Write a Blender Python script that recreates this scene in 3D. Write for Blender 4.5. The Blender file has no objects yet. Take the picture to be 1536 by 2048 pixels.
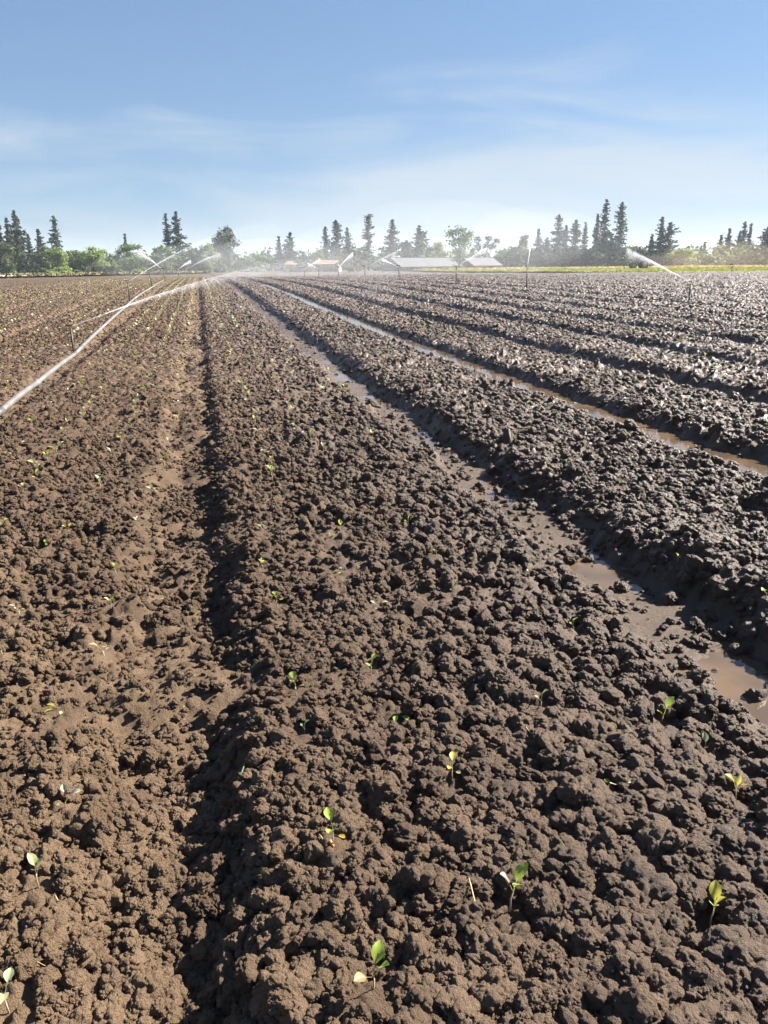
import bpy, math, random
import numpy as np
from mathutils import Vector, Matrix

# ------------------------------------------------------------------ camera
SC = bpy.context.scene
COL = SC.collection
F, CX, CY, CAMH = 1537.0, 768.0, 1024.0, 1.6          # focal length and centre in photo pixels
YAW, PITCH, ROLL = 0.223, 0.3107, -0.00977
def cam_axes():
    f = np.array([math.sin(YAW)*math.cos(PITCH), math.cos(YAW)*math.cos(PITCH), -math.sin(PITCH)])
    r = np.array([math.cos(YAW), -math.sin(YAW), 0.0])
    u = np.cross(r, f)
    c, s = math.cos(ROLL), math.sin(ROLL)
    return c*r+s*u, -s*r+c*u, f
AR, AU, AF = cam_axes()
cd = bpy.data.cameras.new('camera')
cam = bpy.data.objects.new('camera', cd); COL.objects.link(cam)
cd.sensor_fit = 'HORIZONTAL'; cd.sensor_width = 36.0; cd.lens = 36.0*F/1536.0
cd.clip_start = 0.05; cd.clip_end = 6000
cam.matrix_world = Matrix(((AR[0], AU[0], -AF[0], 0), (AR[1], AU[1], -AF[1], 0), (AR[2], AU[2], -AF[2], CAMH), (0, 0, 0, 1)))
SC.camera = cam
SC.view_settings.view_transform = 'Standard'; SC.view_settings.look = 'None'
SC.view_settings.gamma = 1.0; SC.view_settings.exposure = 2.10
SC.cycles.use_denoising = True
SC.cycles.max_bounces = 6; SC.cycles.transparent_max_bounces = 24; SC.cycles.volume_bounces = 0
SC.cycles.sample_clamp_indirect = 4.0

# ------------------------------------------------------------------ world and sun
SUN_EL, SUN_AZ = math.radians(34), YAW + math.radians(64)      # azimuth clockwise from +Y
w = bpy.data.worlds.new('World'); SC.world = w; w.use_nodes = True
nt = w.node_tree; nt.nodes.clear()
def N(tree, typ, **kw):
    n = tree.nodes.new(typ)
    for k, v in kw.items(): setattr(n, k, v)
    return n
def math_node(tree, op, a, b=None, clamp=False):
    n = tree.nodes.new('ShaderNodeMath'); n.operation = op; n.use_clamp = clamp
    for i, v in enumerate((a, b)):
        if v is None: continue
        if isinstance(v, (int, float)): n.inputs[i].default_value = v
        else: tree.links.new(v, n.inputs[i])
    return n.outputs[0]
def ramp(tree, fac, stops):
    n = tree.nodes.new('ShaderNodeValToRGB')
    els = n.color_ramp.elements
    while len(els) < len(stops): els.new(0.5)
    for e, (p, c) in zip(els, stops):
        e.position = p; e.color = (c, c, c, 1) if isinstance(c, (int, float)) else (*c, 1)
    tree.links.new(fac, n.inputs[0]); return n.outputs[0]
def mapr(tree, v, a, b, c, d, smooth=True):
    n = tree.nodes.new('ShaderNodeMapRange'); n.interpolation_type = 'SMOOTHSTEP' if smooth else 'LINEAR'
    tree.links.new(v, n.inputs[0])
    for i, q in enumerate((a, b, c, d)): n.inputs[i+1].default_value = q
    return n.outputs[0]
def mixc(tree, fac, a, b, blend='MIX'):
    n = tree.nodes.new('ShaderNodeMix'); n.data_type = 'RGBA'; n.blend_type = blend
    for i, v in ((0, fac), (6, a), (7, b)):
        if isinstance(v, (int, float)): n.inputs[i].default_value = v
        elif isinstance(v, tuple): n.inputs[i].default_value = (*v, 1) if len(v) == 3 else v
        else: tree.links.new(v, n.inputs[i])
    return n.outputs[2]
sky = N(nt, 'ShaderNodeTexSky', sky_type='NISHITA', sun_disc=False, sun_elevation=SUN_EL, sun_rotation=SUN_AZ,
        altitude=50.0, air_density=1.0, dust_density=0.1, ozone_density=1.5)
tc = N(nt, 'ShaderNodeTexCoord')
sep = N(nt, 'ShaderNodeSeparateXYZ'); nt.links.new(tc.outputs['Generated'], sep.inputs[0])
def dir_noise(loc, rot, scale, detail, rough, dist):
    mp = N(nt, 'ShaderNodeMapping'); nt.links.new(tc.outputs['Generated'], mp.inputs[0])
    mp.inputs['Location'].default_value = loc; mp.inputs['Rotation'].default_value = rot; mp.inputs['Scale'].default_value = scale
    n = N(nt, 'ShaderNodeTexNoise'); n.inputs['Scale'].default_value = 1.0; n.inputs['Detail'].default_value = detail; n.inputs['Roughness'].default_value = rough; n.inputs['Distortion'].default_value = dist
    nt.links.new(mp.outputs[0], n.inputs['Vector']); return n.outputs[0]
wisp = dir_noise((7.4, 1.3, 4.0), (0.10, 0.14, 0.0), (3.2, 3.2, 15.0), 7, 0.55, 0.6)      # long feathery streaks of cirrus
bank = dir_noise((4.6, 7.7, 3.1), (0, 0, 0), (1.5, 1.5, 2.0), 2, 0.5, 0.0)               # where the cirrus lies thicker
cov = math_node(nt, 'SUBTRACT', math_node(nt, 'ADD', math_node(nt, 'MULTIPLY', wisp, 1.25), math_node(nt, 'MULTIPLY', bank, 0.85)), math_node(nt, "MULTIPLY", sep.outputs[2], 3.6))
cloud = mapr(nt, cov, 0.42, 0.96, 0.0, 0.93)
gam = N(nt, 'ShaderNodeGamma'); gam.inputs[1].default_value = 0.55; nt.links.new(sky.outputs[0], gam.inputs[0])
tint = mixc(nt, 1.0, gam.outputs[0], (0.71, 0.95, 1.29), 'MULTIPLY')
skyc = mixc(nt, cloud, tint, (2.9, 3.35, 3.85))
bg = N(nt, 'ShaderNodeBackground'); bg.inputs[1].default_value = 0.05
nt.links.new(skyc, bg.inputs[0])
wo = N(nt, 'ShaderNodeOutputWorld'); nt.links.new(bg.outputs[0], wo.inputs[0])

sd = bpy.data.lights.new('sun', 'SUN'); sd.energy = 5.0; sd.angle = math.radians(0.55); sd.color = (1.0, 0.93, 0.82)
sun = bpy.data.objects.new('sun', sd); COL.objects.link(sun)
sdir = Vector((math.sin(SUN_AZ)*math.cos(SUN_EL), math.cos(SUN_AZ)*math.cos(SUN_EL), math.sin(SUN_EL)))
sun.rotation_euler = sdir.to_track_quat('Z', 'Y').to_euler(); sun.location = (20, 10, 30)

# ------------------------------------------------------------------ helpers
rng = np.random.default_rng(7); R = random.Random(11)
def tag(o, label=None, cat=None, group=None, kind=None):
    if label: o['label'] = label
    if cat: o['category'] = cat
    if group: o['group'] = group
    if kind: o['kind'] = kind
    return o
def empty(name, loc, rz=0.0):
    o = bpy.data.objects.new(name, None); COL.objects.link(o)
    o.location = loc; o.rotation_euler = (0, 0, rz); o.empty_display_size = 0.1
    return o
def link(name, me, mat=None, parent=None, loc=None):
    o = bpy.data.objects.new(name, me); COL.objects.link(o)
    if mat is not None and not me.materials: me.materials.append(mat)
    if parent is not None: o.parent = parent
    if loc is not None: o.location = loc
    return o
def np_mesh(name, V, Fc, smooth=False):
    """fast mesh from an (n,3) vertex array and an (m,k) face array, k = 3 or 4"""
    V = np.asarray(V, dtype=np.float32); Fc = np.asarray(Fc, dtype=np.int32)
    me = bpy.data.meshes.new(name); k = Fc.shape[1]
    me.vertices.add(len(V)); me.vertices.foreach_set('co', V.ravel())
    me.loops.add(Fc.size); me.loops.foreach_set('vertex_index', Fc.ravel())
    me.polygons.add(len(Fc)); me.polygons.foreach_set('loop_start', np.arange(0, Fc.size, k, dtype=np.int32))
    if smooth: me.polygons.foreach_set('use_smooth', np.ones(len(Fc), dtype=bool))
    me.update(calc_edges=True); return me
class MB:
    """collects boxes, tubes and polygons into one mesh"""
    def __init__(s): s.v = []; s.f = []
    def poly(s, pts, faces):
        o = len(s.v); s.v += [tuple(p) for p in pts]; s.f += [tuple(i+o for i in f) for f in faces]
    def box(s, c, d, rz=0.0, taper=1.0):
        cx, cy, cz = c; a, b, h = d[0]/2, d[1]/2, d[2]/2
        p = []
        for z, k in ((-h, 1.0), (h, taper)):
            for x, y in ((-a, -b), (a, -b), (a, b), (-a, b)):
                x, y = x*k, y*k
                p.append((cx+x*math.cos(rz)-y*math.sin(rz), cy+x*math.sin(rz)+y*math.cos(rz), cz+z))
        s.poly(p, [(3, 2, 1, 0), (4, 5, 6, 7), (0, 1, 5, 4), (1, 2, 6, 5), (2, 3, 7, 6), (3, 0, 4, 7)])
    def tube(s, pts, rad, n=8, cap=True):
        pts = [Vector(p) for p in pts]
        if isinstance(rad, (int, float)): rad = [rad]*len(pts)
        base = len(s.v); up = Vector((0, 0, 1))
        for i, p in enumerate(pts):
            d = (pts[min(i+1, len(pts)-1)]-pts[max(i-1, 0)]).normalized()
            q = up if abs(d.z) < 0.95 else Vector((1, 0, 0))
            a = d.cross(q).normalized(); b = d.cross(a).normalized()
            for k in range(n):
                t = 2*math.pi*k/n
                s.v.append(tuple(p+(a*math.cos(t)+b*math.sin(t))*rad[i]))
        for i in range(len(pts)-1):
            for k in range(n):
                s.f.append((base+i*n+k, base+i*n+(k+1) % n, base+(i+1)*n+(k+1) % n, base+(i+1)*n+k))
        if cap:
            s.f.append(tuple(base+k for k in range(n-1, -1, -1)))
            s.f.append(tuple(base+(len(pts)-1)*n+k for k in range(n)))
    def cyl(s, c, axis, r, h, n=16, r2=None):
        a = Vector(axis).normalized()*h/2; c = Vector(c)
        s.tube([c-a, c+a], [r, r if r2 is None else r2], n)
    def mesh(s, name, smooth=False):
        me = bpy.data.meshes.new(name); me.from_pydata(s.v, [], s.f)
        if smooth: me.polygons.foreach_set('use_smooth', np.ones(len(me.polygons), dtype=bool))
        me.update(); return me
    def build(s, name, mat, parent=None, loc=None, smooth=False):
        return link(name, s.mesh(name, smooth), mat, parent, loc)
# photo pixel -> place in the field
def ray(x, y): return AF + AR*(x-CX)/F + AU*(CY-y)/F
def at_range(x, d):
    """ground position d metres away under photo column x"""
    v = ray(x, 532.0); h = math.hypot(v[0], v[1]); return v[0]/h*d, v[1]/h*d
def height_at(x, y, d):
    v = ray(x, y); h = math.hypot(v[0], v[1]); return CAMH + v[2]/h*d
def px_size(n, d): return n*d/(F*1.05)

# ------------------------------------------------------------------ terrain function
TN = 512
TAB = rng.random((TN, TN)).astype(np.float32)
HM = 1 << 16
HA, HB, HC, HD, HE = (rng.random(HM).astype(np.float32) for _ in range(5))
def vnoise(x, y, s=0):
    x = np.asarray(x)+s*17.31; y = np.asarray(y)+s*9.77
    ix = np.floor(x).astype(np.int64); iy = np.floor(y).astype(np.int64)
    fx = (x-ix).astype(np.float32); fy = (y-iy).astype(np.float32)
    fx = fx*fx*(3-2*fx); fy = fy*fy*(3-2*fy)
    a = TAB[ix % TN, iy % TN]; b = TAB[(ix+1) % TN, iy % TN]; c = TAB[ix % TN, (iy+1) % TN]; d = TAB[(ix+1) % TN, (iy+1) % TN]
    return (a+(b-a)*fx)*(1-fy)+(c+(d-c)*fx)*fy
def sst(a, b, x):
    t = np.clip((x-a)/(b-a), 0, 1); return t*t*(3-2*t)
def domes(x, y, cell, prob, r0, r1, seed, flat=1.0):
    """packed rounded lumps: height of the tallest dome over each point"""
    ix = np.floor(x/cell).astype(np.int64); iy = np.floor(y/cell).astype(np.int64)
    out = np.zeros(x.shape, dtype=np.float32)
    for dx in (-1, 0, 1):
        for dy in (-1, 0, 1):
            cx = ix+dx; cy = iy+dy
            h = ((cx*73856093) ^ (cy*19349663) ^ (seed*83492791)) & (HM-1)
            r = (r0+(r1-r0)*HC[h]**2)*cell
            st = 0.75+0.5*HE[h]
            ex = (x-(cx+HA[h])*cell)*st; ey = (y-(cy+HB[h])*cell)/st
            q = 1-(ex*ex+ey*ey)/(r*r)
            v = np.sqrt(np.maximum(q, 0))*r*flat*(0.55+0.75*HE[h])
            v[HD[h] > prob] = 0
            np.maximum(out, v, out=out)
    return out
PITCHX = 2.27
def rise(y): return 0.46*sst(9, 58, y)*(1-sst(80, 135, y))
def furrow_c(k): return k*PITCHX+np.where(k == 0, -0.14, np.where(k > 0, -0.06, -0.10))
def furrow_u(x, y):
    wig = 0.05*(vnoise(y*0.35, x*0+3.3, 2)-0.5)+0.025*(vnoise(y*1.3, x*0+7.1, 3)-0.5)
    k = np.round((x+0.02)/PITCHX)
    return x-furrow_c(k)-wig, k
def furrow_parts(x, y):
    """smooth bed-and-furrow relief, floor factor, bank factor"""
    u, k = furrow_u(x, y)
    jl = 0.16*(vnoise(x*0.8+5, y*1.9, 4)-0.5)+0.11*(vnoise(x*2.1+5, y*6.3, 44)-0.5); jr = 0.10*(vnoise(x*0.9, y*2.2, 5)-0.5)+0.09*(vnoise(x*2.3, y*7.1, 45)-0.5)
    nar = np.where(k <= 0, 0.66, 1.0)
    left = np.where(k == 0, sst(-0.44, -0.20, u+jl), np.where(k > 0, sst(-0.50, -0.20, u+jl), sst(-0.28, -0.11, u+jl))); right = 1-sst(0.12*nar, 0.38*nar, u+jr)
    m = left*right
    dep = np.where(k >= 1, 0.152, np.where(k == 0, 0.098, 0.085))
    far = 1-0.35*sst(40, 110, y)
    floor = sst(0.72, 0.98, m)
    bank = m*(1-floor)*(u > 0)
    ridge = np.where(k <= 0, 0.012, 0.03)*np.exp(-((u-0.50*nar)/0.10)**2)
    return -m*dep*far+ridge, m, floor, bank, k
def terrain(x, y, res):
    x = np.asarray(x, dtype=np.float64); y = np.asarray(y, dtype=np.float64)
    res = np.broadcast_to(np.asarray(res, dtype=np.float32), x.shape)
    base, m, floor, bank, k = furrow_parts(x, y)
    z = (rise(y)+base).astype(np.float32)
    # smooth mud in the wet furrows, trampled crumbs in the dry one
    wetk = (k >= 1)
    amp = np.where(wetk, 1-0.80*floor-0.45*bank, 1-0.5*floor-0.1*bank).astype(np.float32)
    patch = 0.40+0.82*sst(0.25, 0.75, 0.6*vnoise(x*1.7, y*1.7, 9)+0.4*vnoise(x*5.1, y*5.1, 10))
    z += 0.05*(vnoise(x*1.6, y*1.6, 11)-0.5)*(1-0.6*m)+0.035*(vnoise(x*5, y*5, 12)-0.5)*amp
    z += np.where(k == 0, (0.09*(vnoise(x*3.6, y*2.6, 15)-0.45)+0.07*(vnoise(x*8, y*7, 17)-0.5))*m, 0)
    z += np.where(wetk, 0.065*(vnoise(x*2.6, y*1.5, 16)-0.5)*floor, 0)
    wx = x+0.02*(vnoise(x*22, y*22, 20)-0.5)+0.008*(vnoise(x*70, y*70, 21)-0.5)
    wy = y+0.02*(vnoise(x*22, y*22, 22)-0.5)+0.008*(vnoise(x*70, y*70, 23)-0.5)
    side = 0.66+0.46*sst(-0.2, 1.6, x)*(1-0.35*sst(4, 12, y))             # clods are coarser on the wet side
    for cell, prob, r0, r1, gain, sd_ in ((0.21, 0.36, 0.16, 0.40, 0.85, 1), (0.105, 0.62, 0.20, 0.52, 0.98, 2), (0.05, 0.8, 0.22, 0.56, 0.92, 3), (0.024, 0.85, 0.25, 0.6, 0.55, 4), (0.0125, 0.85, 0.3, 0.6, 0.5, 5)):
        fade = 1-sst(0.45, 1.3, res/cell) if cell < 0.1 else 1-0.72*sst(0.25, 1.0, res/cell)
        sel = fade > 0.01
        if not sel.any(): continue
        d = domes(wx[sel], wy[sel], cell, prob, r0, r1, sd_)
        g = amp[sel]*fade[sel]*gain*(patch[sel] if cell > 0.03 else 1.0)*(side[sel] if cell > 0.06 else 1.0)
        z[sel] += d*g
    z += 0.010*(vnoise(x*60, y*60, 30)-0.5)*amp*(res < 0.03)+0.005*(vnoise(x*160, y*160, 31)-0.5)*amp*(res < 0.012)
    return z
def gz(x, y): return float(terrain(np.array([x]), np.array([y]), 0.004)[0])
def bed(x, y): return float(rise(np.array([y]))[0]+furrow_parts(np.array([x]), np.array([y]))[0][0])
def ground_px(x, y):
    """where the photo pixel's ray meets the ground"""
    d = ray(x, y); t = -CAMH/d[2]
    for _ in range(12):
        p = d*t; z = bed(p[0], p[1])+0.03; t += 0.7*((z-CAMH)/d[2]-t)
    return d[0]*t, d[1]*t

# ------------------------------------------------------------------ materials
def principled(name, color=(0.5, 0.5, 0.5), rough=0.6, metal=0.0, noise=0.0, nscale=20.0, spec=None):
    m = bpy.data.materials.new(name); m.use_nodes = True; t = m.node_tree
    b = t.nodes['Principled BSDF']
    b.inputs['Base Color'].default_value = (*color, 1); b.inputs['Roughness'].default_value = rough; b.inputs['Metallic'].default_value = metal
    if spec is not None: b.inputs['Specular IOR Level'].default_value = spec
    if noise > 0:
        tcn = N(t, 'ShaderNodeTexCoord'); nn = N(t, 'ShaderNodeTexNoise'); nn.inputs['Scale'].default_value = nscale; nn.inputs['Detail'].default_value = 5
        t.links.new(tcn.outputs['Object'], nn.inputs['Vector'])
        c = mixc(t, mapr(t, nn.outputs[0], 0.3, 0.7, 0, 1), tuple(v*(1-noise) for v in color), tuple(min(1, v*(1+noise)) for v in color))
        t.links.new(c, b.inputs['Base Color'])
    return m
def soil_material():
    m = bpy.data.materials.new('tilled_soil'); m.use_nodes = True; t = m.node_tree; b = t.nodes['Principled BSDF']
    g = N(t, 'ShaderNodeNewGeometry'); s = N(t, 'ShaderNodeSeparateXYZ'); t.links.new(g.outputs['Position'], s.inputs[0])
    def noise(scale, detail=4, rough=0.6):
        n = N(t, 'ShaderNodeTexNoise'); n.inputs['Scale'].default_value = scale; n.inputs['Detail'].default_value = detail; n.inputs['Roughness'].default_value = rough
        t.links.new(g.outputs['Position'], n.inputs['Vector']); return n.outputs[0]
    big = noise(0.8, 3); mid = noise(6, 4); fine = noise(60, 4, 0.7); grit = noise(420, 1, 0.6)
    # watered part of the field: everything right of the second bed; a dried crust only where the hose has not reached
    wob = math_node(t, 'MULTIPLY', math_node(t, 'SUBTRACT', big, 0.5), 2.2)
    xx = math_node(t, 'ADD', s.outputs[0], wob)
    yy = math_node(t, 'MULTIPLY', math_node(t, 'MINIMUM', s.outputs[1], 20.0), 0.05)
    wet = mapr(t, math_node(t, 'ADD', xx, yy), -0.6, 3.4, 0.15, 1.0)
    dry = mapr(t, math_node(t, 'ADD', math_node(t, 'SUBTRACT', math_node(t, 'MULTIPLY', s.outputs[1], -0.42), s.outputs[0]), wob), -1.6, 0.5, 0.0, 1.0)
    mud = N(t, 'ShaderNodeAttribute'); mud.attribute_name = 'mud'
    md = mapr(t, mid, 0.3, 0.7, 0, 1)
    c = mixc(t, wet, mixc(t, md, (0.105, 0.069, 0.043), (0.169, 0.114, 0.073)), mixc(t, md, (0.088, 0.057, 0.038), (0.142, 0.093, 0.063)))
    c = mixc(t, dry, c, mixc(t, md, (0.166, 0.109, 0.064), (0.267, 0.183, 0.111)))
    c = mixc(t, math_node(t, 'MULTIPLY', mud.outputs['Fac'], 0.75), c, mixc(t, wet, (0.230, 0.158, 0.095), (0.097, 0.068, 0.047)))
    c = mixc(t, mapr(t, fine, 0.25, 0.75, 0.0, 0.6), c, mixc(t, 1.0, c, (0.5, 0.48, 0.45), 'MULTIPLY'))
    c = mixc(t, mapr(t, grit, 0.55, 0.8, 0, 0.3), c, mixc(t, wet, (0.235, 0.168, 0.109), (0.118, 0.088, 0.067)))
    t.links.new(c, b.inputs['Base Color'])
    ro = mapr(t, math_node(t, 'ADD', wet, math_node(t, 'MULTIPLY', math_node(t, 'SUBTRACT', fine, 0.5), 1.3)), 0.0, 1.15, 0.88, 0.36, smooth=False)
    t.links.new(ro, b.inputs['Roughness'])
    t.links.new(mapr(t, wet, 0, 1, 0.22, 0.40), b.inputs['Specular IOR Level'])
    # crumbs, plus the lumps too small for the mesh far from the camera
    co = N(t, 'ShaderNodeAttribute'); co.attribute_name = 'coarse'
    vo = N(t, 'ShaderNodeTexVoronoi', voronoi_dimensions='2D'); vo.inputs['Scale'].default_value = 8.5; t.links.new(g.outputs['Position'], vo.inputs['Vector'])
    crumbs = math_node(t, 'MULTIPLY', math_node(t, 'ADD', noise(120, 4, 0.75), math_node(t, 'MULTIPLY', grit, 0.30)), 0.021)
    lumps = math_node(t, 'MULTIPLY', math_node(t, 'MULTIPLY', math_node(t, 'POWER', vo.outputs['Distance'], 2.0), co.outputs['Fac']), -0.21)
    bp = N(t, 'ShaderNodeBump'); bp.inputs['Strength'].default_value = 1.0; bp.inputs['Distance'].default_value = 1.0
    t.links.new(math_node(t, 'ADD', crumbs, lumps), bp.inputs['Height'])
    t.links.new(bp.outputs[0], b.inputs['Normal'])
    return m
SOIL = soil_material()
def leaf_material(name, color, trans=0.45, rough=0.45, var=0.25, scale=30):
    m = bpy.data.materials.new(name); m.use_nodes = True; t = m.node_tree; b = t.nodes['Principled BSDF']; out = t.nodes['Material Output']
    tcn = N(t, 'ShaderNodeTexCoord'); nn = N(t, 'ShaderNodeTexNoise'); nn.inputs['Scale'].default_value = scale; nn.inputs['Detail'].default_value = 3
    t.links.new(tcn.outputs['Object'], nn.inputs['Vector'])
    oi = N(t, 'ShaderNodeObjectInfo')
    f = math_node(t, 'ADD', math_node(t, 'MULTIPLY', nn.outputs[0], 0.7), math_node(t, 'MULTIPLY', oi.outputs['Random'], 0.3))
    c = mixc(t, mapr(t, f, 0.3, 0.7, 0, 1), tuple(v*(1-var) for v in color), tuple(v*(1+var) for v in color))
    t.links.new(c, b.inputs['Base Color']); b.inputs['Roughness'].default_value = rough; b.inputs['Specular IOR Level'].default_value = 0.3
    tr = N(t, 'ShaderNodeBsdfTranslucent'); t.links.new(c, tr.inputs[0])
    mx = N(t, 'ShaderNodeMixShader'); mx.inputs[0].default_value = trans
    t.links.new(b.outputs[0], mx.inputs[1]); t.links.new(tr.outputs[0], mx.inputs[2]); t.links.new(mx.outputs[0], out.inputs[0])
    return m
LEAF = {'green': leaf_material('leaf_green', (0.273, 0.358, 0.063), 0.5), 'yellow': leaf_material('leaf_yellow_green', (0.394, 0.364, 0.063), 0.5),
        'pale': leaf_material('leaf_pale', (0.380, 0.400, 0.195), 0.4), 'white': leaf_material('leaf_whitish', (0.440, 0.408, 0.294), 0.35),
        'blue': leaf_material('leaf_blue_green', (0.243, 0.306, 0.153), 0.35), 'orange': leaf_material('leaf_orange', (0.394, 0.240, 0.049), 0.4),
        'purple': leaf_material('leaf_mauve', (0.335, 0.276, 0.224), 0.35), 'brown': leaf_material('leaf_brown', (0.273, 0.189, 0.090), 0.3)}
STEM = leaf_material('seedling_stem', (0.42, 0.34, 0.26), 0.2)
FIR = [leaf_material('fir_needles', (0.036, 0.060, 0.040), 0.25, 0.7, 0.4, 0.35), leaf_material('fir_needles_olive', (0.054, 0.074, 0.038), 0.25, 0.7, 0.4, 0.35)]
DEC = [leaf_material('foliage_fresh', (0.170, 0.221, 0.055), 0.5, 0.6, 0.35, 0.4), leaf_material('foliage_mid', (0.106, 0.149, 0.049), 0.45, 0.6, 0.35, 0.4),
       leaf_material('foliage_dark', (0.055, 0.085, 0.042), 0.35, 0.6, 0.35, 0.4)]
BARK = principled('bark', (0.09, 0.07, 0.055), 0.9, noise=0.3, nscale=1.5)
ALU = principled('weathered_aluminium', (0.15, 0.144, 0.138), 0.5, 0.25, noise=0.16, nscale=2.5)
STEELD = principled('dark_galvanised_steel', (0.07, 0.065, 0.06), 0.6, 0.2, noise=0.3, nscale=30)
BRASS = principled('sprinkler_brass', (0.30, 0.23, 0.12), 0.45, 0.7)

# ------------------------------------------------------------------ ground sheets
def ground_sheet():
    mb = MB(); n = 64; pts = [(0, 0, -0.45)]; Rr = 1500
    for k in range(n): pts.append((Rr*math.cos(2*math.pi*k/n), Rr*math.sin(2*math.pi*k/n), -0.45))
    mb.poly(pts, [(0, 1+k, 1+(k+1) % n) for k in range(n)])
    return tag(mb.build('ground', principled('dry_grassland', (0.15, 0.13, 0.06), 0.95, noise=0.3, nscale=0.05)), kind='structure')
ground_sheet()
def build_field():
    hx, hy = math.sin(YAW), math.cos(YAW); bx, by = -1.5*hx, -1.5*hy
    rr = [1.75]
    while rr[-1] < 16: rr.append(rr[-1]*1.0024)
    while rr[-1] < 290: rr.append(rr[-1]*(1.0055 if rr[-1] < 150 else 1.012))
    rr = np.array(rr)
    th = np.linspace(-math.radians(39), math.radians(39), 740)+YAW
    RR, TH = np.meshgrid(rr, th, indexing='ij')
    X = bx+RR*np.sin(TH); Y = by+RR*np.cos(TH)
    res = RR*np.where(RR > 16, 0.0045, 0.0026)
    Z = np.empty(X.shape, dtype=np.float32)
    step = 150
    for i in range(0, len(rr), step): Z[i:i+step] = terrain(X[i:i+step], Y[i:i+step], res[i:i+step])
    # cloddy roughness of the distant ground at the scale the sheet can carry there
    _, m_, fl_, _, _ = furrow_parts(X.ravel(), Y.ravel())
    rough = np.minimum(0.0011*RR, 0.055)*sst(8.0, 20.0, RR)*(1-0.75*fl_.reshape(RR.shape))*(1-0.6*sst(120, 220, RR))
    Z += (rough*np.random.default_rng(3).normal(size=RR.shape).clip(-1.8, 1.8)*0.7).astype(np.float32)
    nr, ncol = X.shape
    idx = np.arange(nr*ncol).reshape(nr, ncol)
    Fc = np.stack([idx[:-1, :-1], idx[:-1, 1:], idx[1:, 1:], idx[1:, :-1]], -1).reshape(-1, 4)[:, ::-1]
    me = np_mesh('field_soil', np.stack([X, Y, Z], -1).reshape(-1, 3), Fc, smooth=True)
    base, m, floor, bank, k = furrow_parts(X.ravel(), Y.ravel())
    mud = np.clip(np.where(k >= 1, floor+0.5*bank, 0.8*floor*sst(0.35, 0.6, vnoise(X.ravel()*2.2, Y.ravel()*1.6, 41))), 0, 1)
    a = me.attributes.new('mud', 'FLOAT', 'POINT'); a.data.foreach_set('value', mud.astype(np.float32))
    a = me.attributes.new('coarse', 'FLOAT', 'POINT'); a.data.foreach_set('value', sst(5.0, 22.0, RR.ravel()).astype(np.float32)*(1-0.85*mud).astype(np.float32))
    return tag(link('field_soil', me, SOIL), kind='structure')
FIELD = build_field()

# clods: 300 large ones singly, the crumbs between them as one mass
def clod_mesh(i):
    import bmesh
    bm = bmesh.new(); bmesh.ops.create_icosphere(bm, subdivisions=5, radius=1.0)
    V = np.array([v.co[:] for v in bm.verts]); r2 = np.random.default_rng(100+i)
    h = np.ones(len(V))
    for cnt, rad, amp in ((7, 0.85, 0.42), (26, 0.5, 0.24), (90, 0.28, 0.13), (260, 0.16, 0.09), (700, 0.09, 0.055)):
        C = r2.normal(size=(cnt, 3)); C /= np.linalg.norm(C, axis=1)[:, None]
        rd = rad*(0.6+0.7*r2.random(cnt))
        D = np.linalg.norm(V[:, None, :]-C[None], axis=2)/rd[None]
        h += amp*np.max(np.sqrt(np.maximum(1-D**2, 0))*(0.5+r2.random(cnt))[None], axis=1)-amp*0.45
    h += 0.012*r2.normal(size=len(V))
    if i % 3 == 0:                                   # broken clods with flat faces
        for _ in range(6):
            nn = r2.normal(size=3); nn /= np.linalg.norm(nn); ex = (V*h[:, None])@nn; h = np.where(ex > 0.80, h*(0.80+0.25*(ex-0.80))/np.maximum(ex, 1e-6), h)
    V2 = V*h[:, None]*np.array([1.0, 0.75+0.4*r2.random(), 0.62+0.25*r2.random()])
    for v, c in zip(bm.verts, V2): v.co = c
    me = bpy.data.meshes.new('clod'); bm.to_mesh(me); bm.free()
    me.polygons.foreach_set('use_smooth', np.ones(len(me.polygons), dtype=bool)); me.materials.append(SOIL)
    return me
CLODS = [clod_mesh(i) for i in range(9)]
def sector_points(n, d0, d1, power, r):
    """random points in a wedge around the view, denser nearby"""
    d = d0*(d1/d0)**(r.random(n)**power); a = YAW+(r.random(n)-0.5)*math.radians(84)
    return d*np.sin(a), d*np.cos(a)-0.35, d
def furrow_keep(x, y, r, wetp=0.14, dryp=0.85):
    b_, m, fl, bk, k = furrow_parts(x, y)
    p = np.where(k >= 1, np.where(m > 0.35, wetp, 1.0), np.where(m > 0.6, dryp, 1.0))
    return r.random(len(x)) < p
# standing water in the wet furrows
def water_material():
    m = bpy.data.materials.new('muddy_water'); m.use_nodes = True; t = m.node_tree; b = t.nodes['Principled BSDF']
    g = N(t, 'ShaderNodeNewGeometry'); n = N(t, 'ShaderNodeTexNoise'); n.inputs['Scale'].default_value = 2.2; n.inputs['Detail'].default_value = 4
    t.links.new(g.outputs['Position'], n.inputs['Vector'])
    t.links.new(mixc(t, mapr(t, n.outputs[0], 0.35, 0.65, 0, 1), (0.075, 0.053, 0.036), (0.13, 0.088, 0.052)), b.inputs['Base Color'])
    b.inputs['Roughness'].default_value = 0.07; b.inputs['IOR'].default_value = 1.4
    n2 = N(t, 'ShaderNodeTexNoise'); n2.inputs['Scale'].default_value = 14; n2.inputs['Detail'].default_value = 2; t.links.new(g.outputs['Position'], n2.inputs['Vector'])
    bp = N(t, 'ShaderNodeBump'); bp.inputs['Strength'].default_value = 0.12; bp.inputs['Distance'].default_value = 0.01
    t.links.new(n2.outputs[0], bp.inputs['Height']); t.links.new(bp.outputs[0], b.inputs['Normal'])
    return m
WATER = water_material()
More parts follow.
